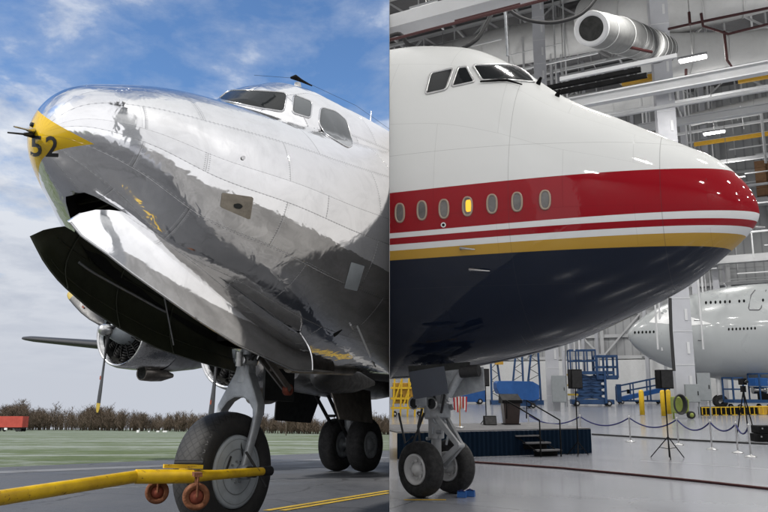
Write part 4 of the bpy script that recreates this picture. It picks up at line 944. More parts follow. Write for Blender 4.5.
# ducts
def duct(name_label, pts, r_, flare=0, mouth=False, ribs=True):
    t_ = thing('air_duct', name_label, 'air duct', Matrix.Translation(pts[0])); P = [p - pts[0] for p in pts]
    rr = [r_ * (1 + (.22 * i if mouth else 0)) for i in range(len(P))]
    bd = MB().tube(P, rr, 40, not mouth)\
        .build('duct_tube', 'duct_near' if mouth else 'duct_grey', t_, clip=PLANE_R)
    mb = MB()
    for i in range(len(P) - 1):
        n_ = max(1, int((P[i + 1] - P[i]).length / 3.0)); d = (P[i + 1] - P[i]).normalized()
        for k in range(n_): q_ = rr[i] + (rr[i + 1] - rr[i]) * (k + .5) / n_; MB().lathe([(-.06, q_), (-.06, q_ * 1.025), (.06, q_ * 1.025), (.06, q_)], P[i].lerp(P[i + 1], (k + .5) / n_), d, 40).build('joint_ring', 'duct_grey', t_, clip=PLANE_R)
    if mouth:
        d = (P[0] - P[1]).normalized()
        MB().lathe([(-.2, r_), (0, r_ * 1.02), (.1, r_ * 1.0), (.16, r_ * .97), (.14, r_ * .74), (0, r_ * .68)], P[0], d, 40).build('inlet_flange', 'beam_white', t_)
        MB().lathe([(-.02, r_ * .9), (-.04, .001)], P[0] + d * .1, d, 32).build('inlet_throat', 'well_black', t_)
    return t_
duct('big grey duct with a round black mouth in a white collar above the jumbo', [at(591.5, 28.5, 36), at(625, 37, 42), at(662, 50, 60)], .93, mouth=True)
duct('fat grey duct running behind the tall column towards the right edge', [at(640, 56, 66), at(742, 55, 64), at(785, 48, 66)], 2.15)
duct('long grey duct along the ceiling at the top right corner', [at(590, 22, 72), at(680, 5, 64), at(800, -28, 60)], 2.7)
duct('wide pale duct low behind the cockpit roof', [at(420, 70, 84), at(500, 48, 80), at(640, 22, 74)], 2.3)
duct('slimmer grey duct behind the dark heater strips', [at(560, 108, 80), at(668, 92, 76)], 1.3)
duct('thin white duct crossing the hangar at the upper right with yellow bands', [at(690, 120, 80), at(775, 101, 76)], .75)
# black cables looping from the beam
for i, (pts, lab) in enumerate((([(388, 37), (400, 34), (408, 44), (420, 49)], 'short black cable sagging from the beam at the left end'), ([(459, 50), (476, 40), (486, 25), (494, 8)], 'black cable rising from the cockpit roof to the white beam'), ([(503, 2), (512, 12), (528, 20), (552, 22.5), (575, 17), (588, 8), (597, -3)], 'long black cable hanging in a loop beside the round duct mouth'))):
    P = [at(u, v, 26 + i) for u, v in pts]; Q = []
    for k in range(len(P) - 1):
        p_0 = P[max(0, k - 1)]; p_1 = P[k]; p_2 = P[k + 1]; p_3 = P[min(len(P) - 1, k + 2)]
        for j in range(5):
            x = j / 5; Q.append(.5 * ((2 * p_1) + (-p_0 + p_2) * x + (2 * p_0 - 5 * p_1 + 4 * p_2 - p_3) * x * x + (-p_0 + 3 * p_1 - 3 * p_2 + p_3) * x**3))
    Q.append(P[-1]); o = MB().tube([q - P[0] for q in Q], .085, 8).build('power_cable', 'rubber_hose', None, Matrix.Translation(P[0]), clip=PLANE_R); tag(o, lab, 'cable', 'black cables under the roof')
o = MB().tube([Vector(), at(507.5, 56, 26) - at(505, 10, 26)], .05, 8).build('drop_rod', 'gear_grey', None, Matrix.Translation(at(505, 10, 26))); tag(o, 'steel drop rod hanging to the cockpit roof of the jumbo', 'rod')
# crane rails and crate shelf
for (u0, v0, y0, u1, lab) in ((738, 81, 70, 800, 'yellow crane girder at the upper right edge of the hangar'), (694, 144.5, 88, 800, 'lower yellow crane girder seen above the red nose'), (622, 83, 60, 656, 'short yellow crane girder beside the tall column')):
    a, b2 = dline(u0, v0, y0, u1); t_ = thing('crane_girder', lab, 'crane girder', Matrix.Translation(a), 'yellow crane girders'); MB().bar(Vector(), b2 - a, .4, .55 if y0 < 80 else .45).build('girder', 'crane_yellow', t_)
    MB().bar(Vector((0, 0, .45)), b2 - a + Vector((0, 0, .45)), .12, .12).build('rail', 'steel', t_)
mb = MB(); a = at(763, 177, 90)
t_ = thing('crate_stack', 'tall stack of brown cartons on a platform at the right edge', 'crate stack', Matrix.Translation(at(765, 196, 90)))
for i in range(5):
    for j in range(2): MB().box((j * 1.3 - .3, 0, .5 + i * .92), (1.25, 1, .88), WR).build('carton', 'cardboard', t_)
MB().box((2.5, .5, -.3), (8, 3, .5), WR).build('shelf_deck', 'beam_white', t_)
# ------------------------------------------------------------------ lamps
def lamp_at(p, lab, on=True, pw=1.0):
    t_ = thing('ceiling_lamp', lab, 'ceiling lamp', Matrix.Translation(p) @ WR, 'high-bay ceiling lamps')
    MB().box((0, 0, .14), (2.0, .8, .16)).build('lamp_housing', 'steel_grey', t_)
    MB().box((0, 0, .03), (1.8, .6, .05)).build('lamp_diffuser', 'lamp_glow', t_)
    MB().cyl((0, 0, .2), (0, 0, RZ - p.z + .02), .04, n=6).build('hanger_rod', 'steel', t_)
    l = bpy.data.lights.new('lamp_light', 'AREA'); l.shape = 'RECTANGLE'; l.size = 1.8; l.size_y = .6; l.energy = LAMP_W * pw; l.color = (1, .975, .94)
    lo = bpy.data.objects.new('lamp_light', l); C.objects.link(lo); lo.parent = t_; lo.location = (0, 0, -.02)
    l2 = bpy.data.lights.new('roof_fill', 'AREA'); l2.shape = 'RECTANGLE'; l2.size = 1.8; l2.size_y = .6; l2.energy = LAMP_W * pw * .34; l2.color = (1, .975, .94)  # upward fill light added to brighten the ceiling
    lo = bpy.data.objects.new('roof_fill', l2); C.objects.link(lo); lo.parent = t_; lo.location = (0, 0, .26); lo.rotation_euler = (math.pi, 0, 0)
lps = []
for b0 in (-4, 10, 24, 38, 54, 72, 92):
    for a0 in range(-60, 56, 14):
        p = hb(a0, b0, 26.0)
        if p.x < 1.5 or p.y < -11 or p.x > 62 or p.x < kx(KR, p.y, p.z) + 2: continue
        yy = p.y * cp + (p.z - EYE) * sp; uu = 384 + F * p.x / yy; vv = 256 - F * (-p.y * sp + (p.z - EYE) * cp) / yy
        lps.append((p, uu if yy > 0 and 390 < uu < 768 and -3 < vv < 400 else None, vv))
inv_ = sorted([l for l in lps if l[1]], key=lambda l: l[1])
ORD = ['leftmost', 'second from the left', 'third from the left', 'fourth from the left', 'fifth from the left', 'sixth from the left', 'seventh from the left', 'eighth from the left', 'ninth from the left', 'tenth from the left']
for l in lps:
    if l[1]: lamp_at(l[0], 'lit high-bay lamp under the hangar roof, ' + ORD[inv_.index(l)] + ' of those hanging there')
    else: lamp_at(l[0], 'bright rectangular high-bay lamp hanging under the hangar roof')
lampn = len(inv_)
print('lamps', lampn)
# ------------------------------------------------------------------ the jumbo jet
JX, JY, JTH, JZ0, JK = 7.8109, 14.4848, 0.4887, 6.1052, .98
JS0, JZW = 5.3589, 6.2346
JST = [0, .25, .7, 1.5, 2.6, 3.8, 5, 6, 6.8, 7.6, 9, 11.5]; JZT = [0, .6988, 1.217, 1.7201, 2.4107, 3.1543, 4.208, 4.8546, 5.1083, 5.2802, 5.3023, 4.5886]
JSB = [0, .25, .7, 1.5, 2.6, 4, 6, 9, 12]; JZB = [0, .4602, .8598, 1.4651, 2.008, 2.5819, 3.0525, 3.4072, 2.9672]
JM = Matrix.Translation((JX, JY, 0)) @ Matrix.Rotation(math.pi - JTH, 4, 'Z')          # x aft, y towards the viewer, z up
def jsec(s):
    q = np.sqrt(np.minimum(s, 11.5)); a = pch(np.sqrt(JST), JZT, q); b2 = pch(np.sqrt(JSB), JZB, q); t_ = np.clip(s / (9.5 * JK), 0, 1)
    return a, b2, 3.25 * JK * (1 - (1 - t_)**2)**.62
jj = thing('jumbo_jet', 'wide-body jet with white top, red band and navy belly, nose to the right', 'aircraft', JM)
SJ = np.concatenate([1 - np.cos(np.linspace(0.002, np.pi / 2, 30)), np.linspace(1.06, 12, 100)])
A_, B_, W_ = jsec(SJ); NJ = 144; rings = []
for s, a, b2, ww in zip(SJ, A_, B_, W_):
    rings.append([Vector((s, ww * math.cos(p), JZ0 + (a if math.sin(p) > 0 else b2) * math.sin(p))) for p in np.linspace(0, 2 * math.pi, NJ, endpoint=False)])
mb = MB(); mb.loft(rings, False, True, uvf=lambda i, k: (SJ[i] + .4, k / NJ * 21)); mb.faces(rings[0], [tuple(range(NJ))])
tmp = mb.bm.copy(); tmp.transform(JM); tmp.normal_update(); JB = BVHTree.FromBMesh(tmp); tmp.free()
mb.build('fuselage', 'livery', jj, clip=PLANE_R)
gl1 = [(430.5, 73.5), (453.5, 68.5), (446, 90), (425.5, 94.5)]
for pg, nm in ((rounded(gl1, 2, .08), 'cockpit_window'), (rounded([(458, 68), (466.5, 67), (474.5, 82), (451.5, 87)], 2, .08), 'cockpit_window'), (rounded([(472.5, 65.6), (500, 64.8), (521, 66.6), (535.5, 82.5), (506, 80), (482, 80.6)], 2, .08), 'windshield')):
    patch(JB, pg, jj, nm, 'dark_glass', frame='steel', fr=.028, lift=.01)
wp = [JB.ray_cast(Vector((0, 0, EYE)), ray(u, v).normalized())[0] for u, v in ((481, 83.5), (500, 82), (508, 82), (523, 86.5))]
if all(wp): MB().tube([JM.inverted() @ p + Vector((0, .05, .03)) for p in wp], [.02, .03, .03, .015], 6).build('wiper', 'black_paint', jj)
for u, v in ((538, 84), (557, 96)):
    h = JB.ray_cast(Vector((0, 0, EYE)), ray(u, v).normalized())[0]
    if h: MB().tube([JM.inverted() @ h, JM.inverted() @ h + Vector((-.1, .08, .12))], [.06, .03], 8).build('air_sensor', 'black_paint', jj)
def jy(s, z):
    a, b2, ww = jsec(s); hh = a if z > JZ0 else b2; return ww * math.sqrt(max(0, 1 - ((z - JZ0) / hh)**2))
for i, (u, v) in enumerate(((400, 213), (422, 210.5), (444, 209), (467.5, 206.5), (492, 204), (517, 202), (545, 200))):
    rx, ry = 4.3 + .12 * i, 9.2
    pg = [(u + rx * math.copysign(abs(math.cos(a))**.8, math.cos(a)), v + ry * math.copysign(abs(math.sin(a))**.8, math.sin(a)) + .06 * 0) for a in np.linspace(0, 2 * math.pi, 24, endpoint=False)]
    patch(JB, pg, jj, 'cabin_window', 'window_shade', frame='window_rim', fr=.022, lift=.012, rings_n=3, fname='window_surround')
    if i == 3: patch(JB, rounded([(u - 1.8, v - 6.2), (u + 4.2, v - 6.8), (u + 4.4, v + 5), (u - 1.6, v + 5.8)], 2, .16), jj, 'lit_window', 'window_lit', lift=.02, rings_n=2, )
for u, v, r_, mt_ in ((443.5, 225, 2.6, 'white_paint'), (443.5, 225, 1.5, 'black_paint')):
    patch(JB, [(u + r_ * math.cos(a), v + r_ * math.sin(a)) for a in np.linspace(0, 6.28, 12, endpoint=False)], jj, 'static_port', mt_, lift=.012 if r_ > 2 else .017, rings_n=2)
for (ua, va, ub, vb, nm) in ((461, 248.5, 476, 249.5, 'door_handle'), (470, 269.7, 491, 271, 'drain_mast'), (756, 228, 762, 230, 'nose_probe')):
    a = JB.ray_cast(Vector((0, 0, EYE)), ray(ua, va).normalized())[0]
    if a is None: a = at(ua, va, 13.5)
    b2 = JB.ray_cast(Vector((0, 0, EYE)), ray(ub, vb).normalized())[0] or (a + Vector((.15, -.05, 0)))
    iv = JM.inverted(); MB().tube([iv @ a, (iv @ a) + Vector((0, .06, 0)), (iv @ b2) + Vector((0, .07, -.01))], [.035, .03, .012], 8).build(nm, 'steel', jj)
# jumbo nose gear, turned on its leg
g0 = gp(437, 495.0); GM = Matrix.Translation((g0.x, g0.y, 0)) @ Matrix.Rotation(R(-135 + 90), 4, 'Z')   # local x forward, y left
near_c = gp(421, 497.5); 
ax_ = Vector((math.cos(R(44)) * 1, math.sin(R(44)), 0)); inv = JM.inverted()
def JP(v): return inv @ Vector(v)
ctr = Vector((g0.x, g0.y, 0)); axl = Vector((-math.cos(R(40)), -math.sin(R(40)), 0)).normalized(); RJ = .63
for s_, c_ in ((1, ctr + axl * .52), (-1, ctr - axl * .52)):
    c_ = c_ + Vector((0, 0, RJ)); la = inv.to_3x3() @ axl
    mb = MB(); tyre(mb, JP(c_), la, RJ, .44, .34, 56); wt = mb.build('nose_wheel', 'rubber', jj)
    for q in (-1, 1):
        mb = MB(); mb.lathe([(q * .12, .35), (q * .205, .35), (q * .215, .325), (q * .17, .29), (q * .10, .25), (q * .09, .17), (q * .15, .13), (q * .2, .10), (q * .22, .06), (q * .22, .001)], JP(c_), la, 36)
        for k in range(8):
            aa = k * math.pi / 4; e1 = la.cross(Vector((0, 0, 1))).normalized(); pc = JP(c_) + la * q * .11 + (e1 * math.cos(aa) + Vector((0, 0, 1)) * math.sin(aa)) * .2
            mb.cyl(pc - la * q * .01, pc + la * q * .035, .03, n=8)
        mb.build('wheel_rim', 'tyre_white', wt)
fw = Vector((math.sin(R(40)), -math.cos(R(40)), 0))      # rolling direction of the turned wheels
up = Vector((0, 0, 1)); topz = 3.6
mb = MB(); mb.cyl(JP(ctr + up * RJ), JP(ctr + up * 1.45), .12, n=20); mb.cyl(JP(ctr + up * 1.3), JP(ctr + up * topz), .19, n=24); mb.cyl(JP(ctr + axl * .45 + up * RJ), JP(ctr - axl * .45 + up * RJ), .085, n=16)
mb.lathe([(0, .19), (0, .27), (.14, .28), (.28, .27), (.28, .19)], JP(ctr + up * 1.75), (0, 0, 1), 24); mb.build('gear_leg', 'gear_white_shaded', jj)
ap = ctr + fw * .78 + up * 1.18
mb = MB()
for s_ in (-1, 1):
    mb.bar(JP(ctr + fw * .16 + axl * .16 * s_ + up * 1.82), JP(ap + axl * .05 * s_), .07, .12); mb.bar(JP(ctr + fw * .14 + axl * .15 * s_ + up * .68), JP(ap + axl * .05 * s_), .07, .12)
mb.cyl(JP(ap - axl * .1), JP(ap + axl * .1), .06, n=12); mb.build('torque_link', 'gear_white_shaded', jj)
mb = MB(); mb.box(JP(ctr + up * 1.95 + fw * .05), (.62, .42, .34), Matrix.Rotation(R(20), 4, 'Z')); mb.box(JP(ctr + up * 2.2 + axl * .35), (.3, .5, .26)); mb.build('steering_box', 'gear_grey', jj, bevel=.03)
for ofs in (.30, -.38):
    pL = ctr + axl * .38 + up * (2.12) + fw * ofs * .9
    hl = MB().lathe([(-.10, .10), (.0, .15), (.05, .155), (.06, .14), (.03, .12)], JP(pL), inv.to_3x3() @ (axl + fw * .2), 20).build('taxi_light', 'steel', jj)
    MB().lathe([(.035, .12), (.045, .001)], JP(pL), inv.to_3x3() @ (axl + fw * .2), 18).build('lens', 'dark_glass', hl)
mb = MB()
Dj = Vector((math.cos(JTH), -math.sin(JTH), 0)); Rj = Vector((-math.sin(JTH), -math.cos(JTH), 0))
mb.cyl(JP(ctr + up * 2.0 + Dj * .1), JP(ctr + up * 3.3 + Dj * .75), .10, n=14); mb.cyl(JP(ctr + up * 2.35 - Rj * .3), JP(ctr + up * 3.5 + Dj * .8 - Rj * .6), .08, n=12)
mb.cyl(JP(ctr + up * 2.15 + Rj * .3), JP(ctr + up * 3.2 - Dj * .35 + Rj * .45), .06, n=12); mb.build('drag_brace', 'gear_white_shaded', jj)
mb = MB(); rnd = random.Random(9)
for i in range(22):
    a = ctr + Vector((rnd.uniform(-.3, .35), rnd.uniform(-.35, .1), rnd.uniform(1.25, 2.75))); mb.tube([JP(a), JP(a + Vector((rnd.uniform(-.15, .15), rnd.uniform(-.08, .08), rnd.uniform(-.2, .2))))], rnd.uniform(.015, .05), 8); mb.build('gear_fitting', 'gear_grey', jj); mb = MB()
mb = MB()
for (pa, pb, pc) in (((-.55, -.1, 1.35), (-.75, -.2, 1.2), (-.9, -.2, 1.9)), ((-.3, -.3, 1.9), (-.55, -.3, 1.25), (-.25, -.3, 1.0)), ((-.2, -.35, 2.9), (-.1, -.45, 2.4), (.0, -.35, 2.1)), ((.1, -.3, 2.9), (.18, -.4, 2.3), (.1, -.3, 1.9)), ((-.35, -.3, 2.0), (-.45, -.4, 1.6), (-.4, -.3, 1.2))):
    mb.tube([JP(ctr + Vector(pa)), JP(ctr + Vector(pb)), JP(ctr + Vector(pc))], .028, 6)
mb.build('hydraulic_hose', 'rubber_hose', jj, clip=PLANE_R)
# small forward gear doors hanging each side of the well
def plate(root, pts, th, material, name, clipp=PLANE_R):
    P = [Vector(p) for p in pts]; n = (P[1] - P[0]).cross(P[2] - P[0]).normalized() * th; mb = MB(); k = len(P)
    mb.faces(P + [p + n for p in P], [tuple(range(k)), tuple(range(2 * k - 1, k - 1, -1))] + [(i, (i + 1) % k, k + (i + 1) % k, k + i) for i in range(k)]); return mb.build(name, material, root, clip=clipp)
def px(root_inv, u, v, y): return root_inv @ at(u, v, y)
plate(jj, [px(inv, 409, 372, 15.6), px(inv, 444, 366, 15.4), px(inv, 448.5, 393.5, 15.4), px(inv, 413.5, 399.5, 15.6)], .05, 'navy_panel', 'gear_door')
plate(jj, [px(inv, 444, 371, 16.1), px(inv, 482.5, 367, 15.5), px(inv, 484, 390, 15.4), px(inv, 450, 398, 16.0)], .05, 'gear_grey', 'gear_door')
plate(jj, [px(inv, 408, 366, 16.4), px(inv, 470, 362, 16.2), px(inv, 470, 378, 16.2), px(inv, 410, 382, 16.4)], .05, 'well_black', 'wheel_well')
mb = MB(); mb.cyl(px(inv, 461, 372, 15.5), px(inv, 479, 370.5, 15.3), .13, n=14); mb.build('actuator', 'dark_steel', jj)
mb = MB(); mb.cyl(px(inv, 448, 396, 15.7), px(inv, 462, 372, 15.6), .09, n=14); mb.build('drag_brace', 'gear_grey', jj)
# ------------------------------------------------------------------ second jet behind
tip = at(627, 327, 80); BT = R(14); J2 = Matrix.Translation((tip.x, tip.y, 0)) @ Matrix.Rotation(-BT, 4, 'Z')     # x aft
j2 = thing('parked_jet', 'large plain white double-deck jet parked behind the red-banded jumbo', 'aircraft', J2)
S2 = np.concatenate([1 - np.cos(np.linspace(.002, np.pi / 2, 16)), np.linspace(1.1, 34, 70)]); Z2 = 7.9
def s2(s):
    t_ = min(1, s / 15); a = 5.25 * (1 - (1 - t_)**2.1)**.66; b2 = 5.1 * (1 - (1 - min(1, s / 13))**2.2)**.6; ww = 3.6 * (1 - (1 - min(1, s / 10))**2)**.6; return a, b2, ww
rings = []
for s in S2:
    a, b2, ww = s2(s); rings.append([Vector((s, -ww * math.cos(p), Z2 + (a if math.sin(p) > 0 else b2) * math.sin(p))) for p in np.linspace(0, 2 * math.pi, 72, endpoint=False)])
mb = MB(); mb.loft(rings, False, True); mb.faces(rings[0], [tuple(range(72))]); tmp = mb.bm.copy(); tmp.transform(J2); tmp.normal_update(); B2 = BVHTree.FromBMesh(tmp); tmp.free(); mb.build('fuselage', 'jumbo_white', j2)
def dot(u, v, rx, ry, mt_='black_paint', nm='cabin_window', n=8, fr=None):
    pg = [(u + rx * math.cos(a), v + ry * math.sin(a)) for a in np.linspace(0, 2 * math.pi, n, endpoint=False)]; return patch(B2, pg, j2, nm, mt_, lift=.02, rings_n=1)
for i in range(33):
    u = 635 + i * 3.75
    if 698 < u < 701 or 656 < u < 664: continue
    if u < 660 or u > 727: dot(u, 332.3 - (u - 642) * .035, 1.0, 1.5)
for i in range(18):
    u = 706 + i * 4.75
    if u > 766: break
    if 730 < u < 738 or 748 < u < 762: continue
    dot(u, 302.8 - (u - 706) * .045, 1.15, 1.7)
def outline(pts, nm='cabin_door'):
    O = Vector((0, 0, EYE)); iv = J2.inverted(); P = [B2.ray_cast(O, ray(*q).normalized())[0] for q in pts]
    if all(p is not None for p in P): MB().tube([iv @ p + Vector((0, -.02, 0)) for p in P], .055, 5, False).build(nm, 'seam', j2)
outline([(755, 290), (751, 295), (748.5, 308), (749.5, 310), (759, 310), (761, 308), (766, 290)]); outline([(694, 320.5), (701.5, 320.5), (702.5, 340.5), (698, 340.5)])
patch(B2, [(649, 322.5), (663, 308), (700, 320), (712, 324), (690, 325.5), (660, 323.5)], j2, 'wing_root_emblem', 'white_paint', lift=.03, rings_n=3)
mb = MB()
for s_ in (-.6, .6): mb.lathe([(-.2, .3), (-.25, .62), (0, .68), (.25, .62), (.2, .3)], (9.0, s_, .68), (0, 1, 0), 24)
mb.build('nose_wheel', 'rubber', j2); MB().cyl((9, 0, .6), (9, 0, 3.4), .25, n=12).build('gear_leg', 'white_paint', j2)
# ------------------------------------------------------------------ stage with skirt, stairs, lectern, speakers
a_ = gp(397, 459.5); b_ = gp(591.5, 453.5); xd = (b_ - a_).normalized(); yd = Vector((-xd.y, xd.x, 0)); WST = (b_ - a_).length
SM = Matrix.Translation(a_) @ Matrix.Rotation(math.atan2(xd.y, xd.x), 4, 'Z'); SH = .93; SD = 4.2
st = thing('stage', 'low stage with a pleated navy skirt and grey top behind the nose gear', 'stage', SM)
MB().box((WST / 2, SD / 2, SH - .02), (WST, SD, .04)).build('stage_deck', 'stage_top', st, clip=PLANE_R)
path = [Vector((0, -.02, 0)), Vector((WST, -.02, 0)), Vector((WST, SD, 0))]; pts = []
for i in range(2):
    L = (path[i + 1] - path[i]).length; n_ = int(L / .035)
    d = (path[i + 1] - path[i]).normalized(); nn = Vector((d.y, -d.x, 0))
    for k in range(n_): pts.append(path[i] + d * (L * k / n_) + nn * (.028 * math.sin(k * 1.25) + .012 * math.sin(k * .37)))
MB().loft([[p + Vector((0, 0, z)) for p in pts] for z in (0.01, SH * .5, SH - .045)], False, False).build('stage_skirt', 'skirt_navy', st, clip=PLANE_R)
stx = gp(553, 457); sdir = Vector((.45, -.9, 0)).normalized()
t_ = thing('stage_steps', 'three-tread black steps with two handrails against the stage front', 'steps', Matrix.Translation(stx) @ Matrix.Rotation(math.atan2(xd.y, xd.x), 4, 'Z'))
for k in range(3):
    MB().box((-.20 - .26 * (2 - k) + .1, .18 + .30 * (2 - k), .22 + .24 * (2 - k)), (.98, .30, .05)).build('tread', 'stage_top', t_)
    MB().box((-.20 - .26 * (2 - k) + .1, .33 + .30 * (2 - k), .10 + .24 * (2 - k)), (.94, .02, .22)).build('riser', 'black_paint', t_)
for x in (-.48, .33):
    mb = MB(); mb.tube([(x, 0, 0), (x, 0, 1.28), (x - .8, .95, 1.95), (x - .78, 1.05, 1.3)], .028, 8); mb.tube([(x, 0, .1), (x - .75, .95, .85)], .02, 6); mb.build('handrail', 'black_paint', t_)
# lectern
g = gp(511, 424.5, SH); t_ = thing('lectern', 'dark wooden lectern with a sloping top standing on the stage', 'lectern', Matrix.Translation(g) @ Matrix.Rotation(R(4), 4, 'Z'))
rows = [[Vector((sx * w_ / 2, sy * d_ / 2, z)) for sx, sy in ((-1, -1), (1, -1), (1, 1), (-1, 1))] for z, w_, d_ in ((.03, .56, .45), (.85, .70, .55))]
MB().loft(rows, True, True, smooth=False).build('lectern_body', 'lectern_wood', t_); MB().box((0, 0, .02), (.66, .55, .04)).build('plinth', 'black_paint', t_)
P = [Vector(p) for p in ((-.42, -.33, .85), (.42, -.33, .85), (.42, .33, .85), (-.42, .33, .85), (-.40, -.33, .98), (.40, -.33, .98), (.40, .33, 1.22), (-.40, .33, 1.22))]
MB().faces(P, [(3, 2, 1, 0), (4, 5, 6, 7), (0, 1, 5, 4), (1, 2, 6, 5), (2, 3, 7, 6), (3, 0, 4, 7)]).build('reading_desk', 'black_paint', t_)
g = gp(490, 425, SH); t_ = thing('monitor_speaker', 'small black wedge speaker lying on the stage beside the lectern', 'speaker', Matrix.Translation(g)); rows = [[Vector((x, y, z)) for y, z in ((-.22, 0), (.22, 0), (.18, .36), (-.05, .36))] for x in (-.25, .25)]
MB().loft(rows, True, True, smooth=False).build('cabinet', 'black_paint', t_); MB().faces([(-.22, -.235, .03), (.22, -.235, .03), (.22, -.08, .335), (-.22, -.08, .335)], [(0, 1, 2, 3)]).build('grille', 'dark_steel', t_)
def speaker(u0, v0, u1, v1, ub, vb, lab, tri, zf=0.0):
    g = gp(ub, vb, zf); y = (g.y * cp + (g.z - EYE) * sp); k = y / F; H = (vb - v1) * k; h = (v1 - v0) * k; wd = (u1 - u0) * k
    t_ = thing('speaker_stand', lab[0], 'speaker stand', Matrix.Translation(g)); MB().cyl((0, 0, .05), (0, 0, H + .02), .022, n=10).build('pole', 'black_paint', t_)
    for a in (0.35, 2.5, 4.4):
        d = Vector((math.cos(a), math.sin(a), 0)); lg = MB().tube([(0, 0, tri * 1.0), d * tri * .85 + Vector((0, 0, .02))], .018, 6).build('leg', 'black_paint', t_); MB().tube([Vector((0, 0, tri * .45)), d * tri * .42 + Vector((0, 0, tri * .5))], .012, 5).build('brace', 'black_paint', t_)
    s_ = thing('loudspeaker', lab[1], 'loudspeaker', Matrix.Translation(g + Vector((0, 0, H))) @ Matrix.Rotation(R(8), 4, 'Z'))
    MB().box((0, 0, h / 2 + .02), (wd, wd * .8, h)).build('cabinet', 'black_paint', s_, bevel=.02); MB().box((0, -wd * .4 - .012, h / 2 + .02), (wd * .88, .02, h * .9)).build('grille', 'dark_steel', s_)
speaker(660.5, 371.5, 674.5, 390.5, 669.5, 459, ('tall black tripod speaker stand on the open floor at the right', 'black loudspeaker on the tripod stand at the right, before the white column'), .75)
speaker(571, 371, 583, 390.5, 578.5, 456, ('black tripod speaker stand just past the stage corner', 'black loudspeaker above the right end of the stage'), .5)
speaker(484.3, 370, 491.5, 387.5, 486.3, 424.5, ('thin black speaker stand on the stage near the gear', 'narrow black loudspeaker left of the lectern'), .3, SH)
g = gp(460, 428, SH); t_ = thing('flag', 'striped red and white flag hanging on a pole on the stage', 'flag', Matrix.Translation(g)); k = g.y / F; MB().cyl((0, 0, 0), (0, 0, 33 * k), .02, n=8).build('flagpole', 'crane_yellow', t_)
MB().lathe([(0, .001), (0, .16), (.04, .15), (.06, .03), (.06, .001)], (0, 0, 0), (0, 0, 1), 16).build('pole_base', 'steel', t_)
for i in range(9):
    x0 = (-6 + i * 1.5) * k; P = []
    for zz in np.linspace(0, 1, 8): P.append([Vector((x0 + 1.5 * k * j + (zz * (4 - i) * .15 * k), .06 * math.sin(i * 1.3 + j + zz * 2), (30 - zz * (13 + 2.2 * math.sin(i * .9))) * k)) for j in (0, 1)])
    MB().loft(P, False, False).build('flag_stripe', 'flag_red' if i % 2 == 0 else 'flag_white', t_)
# ------------------------------------------------------------------ rope barrier
posts = [(529, 437.5), (581, 440), (630.5, 442), (678.6, 445), (712, 449.6), (738, 453), (751, 457)]
labs = ['chrome rope post behind the stage steps', 'chrome rope post hidden partly by the speaker stand at the stage corner', 'lone chrome rope post in the middle of the open floor', 'chrome rope post just right of the tall tripod speaker stand', 'chrome rope post below the black and yellow crates', 'chrome rope post second from the right', 'rightmost chrome rope post beside the black cases']
PH = 1.13; tops = []; first = None
for (u, v), lb in zip(posts, labs):
    g = gp(u, v); MW = Matrix.Translation(g); tops.append(g + Vector((0, 0, PH - .1)))
    if first is None:
        first = thing('rope_post', lb, 'rope post', MW, 'chrome posts of the rope barrier')
        MB().lathe([(0, .001), (0, .20), (.02, .20), (.04, .12), (.06, .04), (.08, .03)], (0, 0, 0), (0, 0, 1), 24).build('base', 'steel', first); MB().cyl((0, 0, .06), (0, 0, PH - .08), .030, n=14).build('shaft', 'steel', first)
        MB().lathe([(0, .035), (.03, .045), (.06, .03), (.10, .045), (.13, .001)], (0, 0, PH - .1), (0, 0, 1), 14).build('finial', 'steel', first)
    else: dup(first, MW, lb)
rl = ['rope swag behind the lectern steps', 'rope swag between the stage corner and the lone post', 'navy rope swag behind the tall speaker stand', 'navy rope swag under the black and yellow crates', 'navy rope swag second from the right', 'short navy rope swag at the right end']
for i in range(len(tops) - 1):
    a, b2 = tops[i], tops[i + 1]; L = (b2 - a).length; sag = min(.35, .13 * L + .08); d_ = (b2 - a).normalized() * .045
    a = a + d_; b2 = b2 - d_
    o = MB().tube([(b2 - a) * s + Vector((0, 0, -sag * 4 * s * (1 - s))) for s in np.linspace(0, 1, 15)], .030, 8).build('barrier_rope', 'rope_blue', None, Matrix.Translation(a)); tag(o, rl[i], 'rope', 'ropes of the barrier')
# ------------------------------------------------------------------ blue access equipment
def frame_of(u, v, rz=0): 
    g = gp(u, v); return g, g.y * 1.0 / F * 1.0
def rails(mb, x0, x1, y0, y1, z0, z1, r_=.05, nx=3):
    for z in (z0 + (z1 - z0) * .5, z1):
        mb.bar((x0, y0, z), (x1, y0, z), r_); mb.bar((x0, y1, z), (x1, y1, z), r_); mb.bar((x0, y0, z), (x0, y1, z), r_); mb.bar((x1, y0, z), (x1, y1, z), r_)
    for i in range(nx + 1):
        x = x0 + (x1 - x0) * i / nx
        for y in (y0, y1): mb.bar((x, y, z0), (x, y, z1), r_)
def wheelset(t_, xs, ys, r_, wd=.25):
    for x in xs:
        for y in ys:
            w_ = MB().lathe([(-wd / 2, r_ * .5), (-wd / 2, r_ * .9), (-wd * .3, r_), (wd * .3, r_), (wd / 2, r_ * .9), (wd / 2, r_ * .5)], (x, y, r_), (0, 1, 0), 20).build('wheel', 'rubber', t_)
            MB().lathe([(-wd / 2 - .005, .001), (-wd / 2 - .005, r_ * .48), (wd / 2 + .005, r_ * .48), (wd / 2 + .005, .001)], (x, y, r_), (0, 1, 0), 16).build('rim', 'tyre_white', w_)
g = gp(592, 406); k = g.y / F
t_ = thing('scissor_lift', 'tall blue scissor lift with a railed platform, right of the white column', 'lift', Matrix.Translation(g) @ Matrix.Rotation(R(-8), 4, 'Z'))
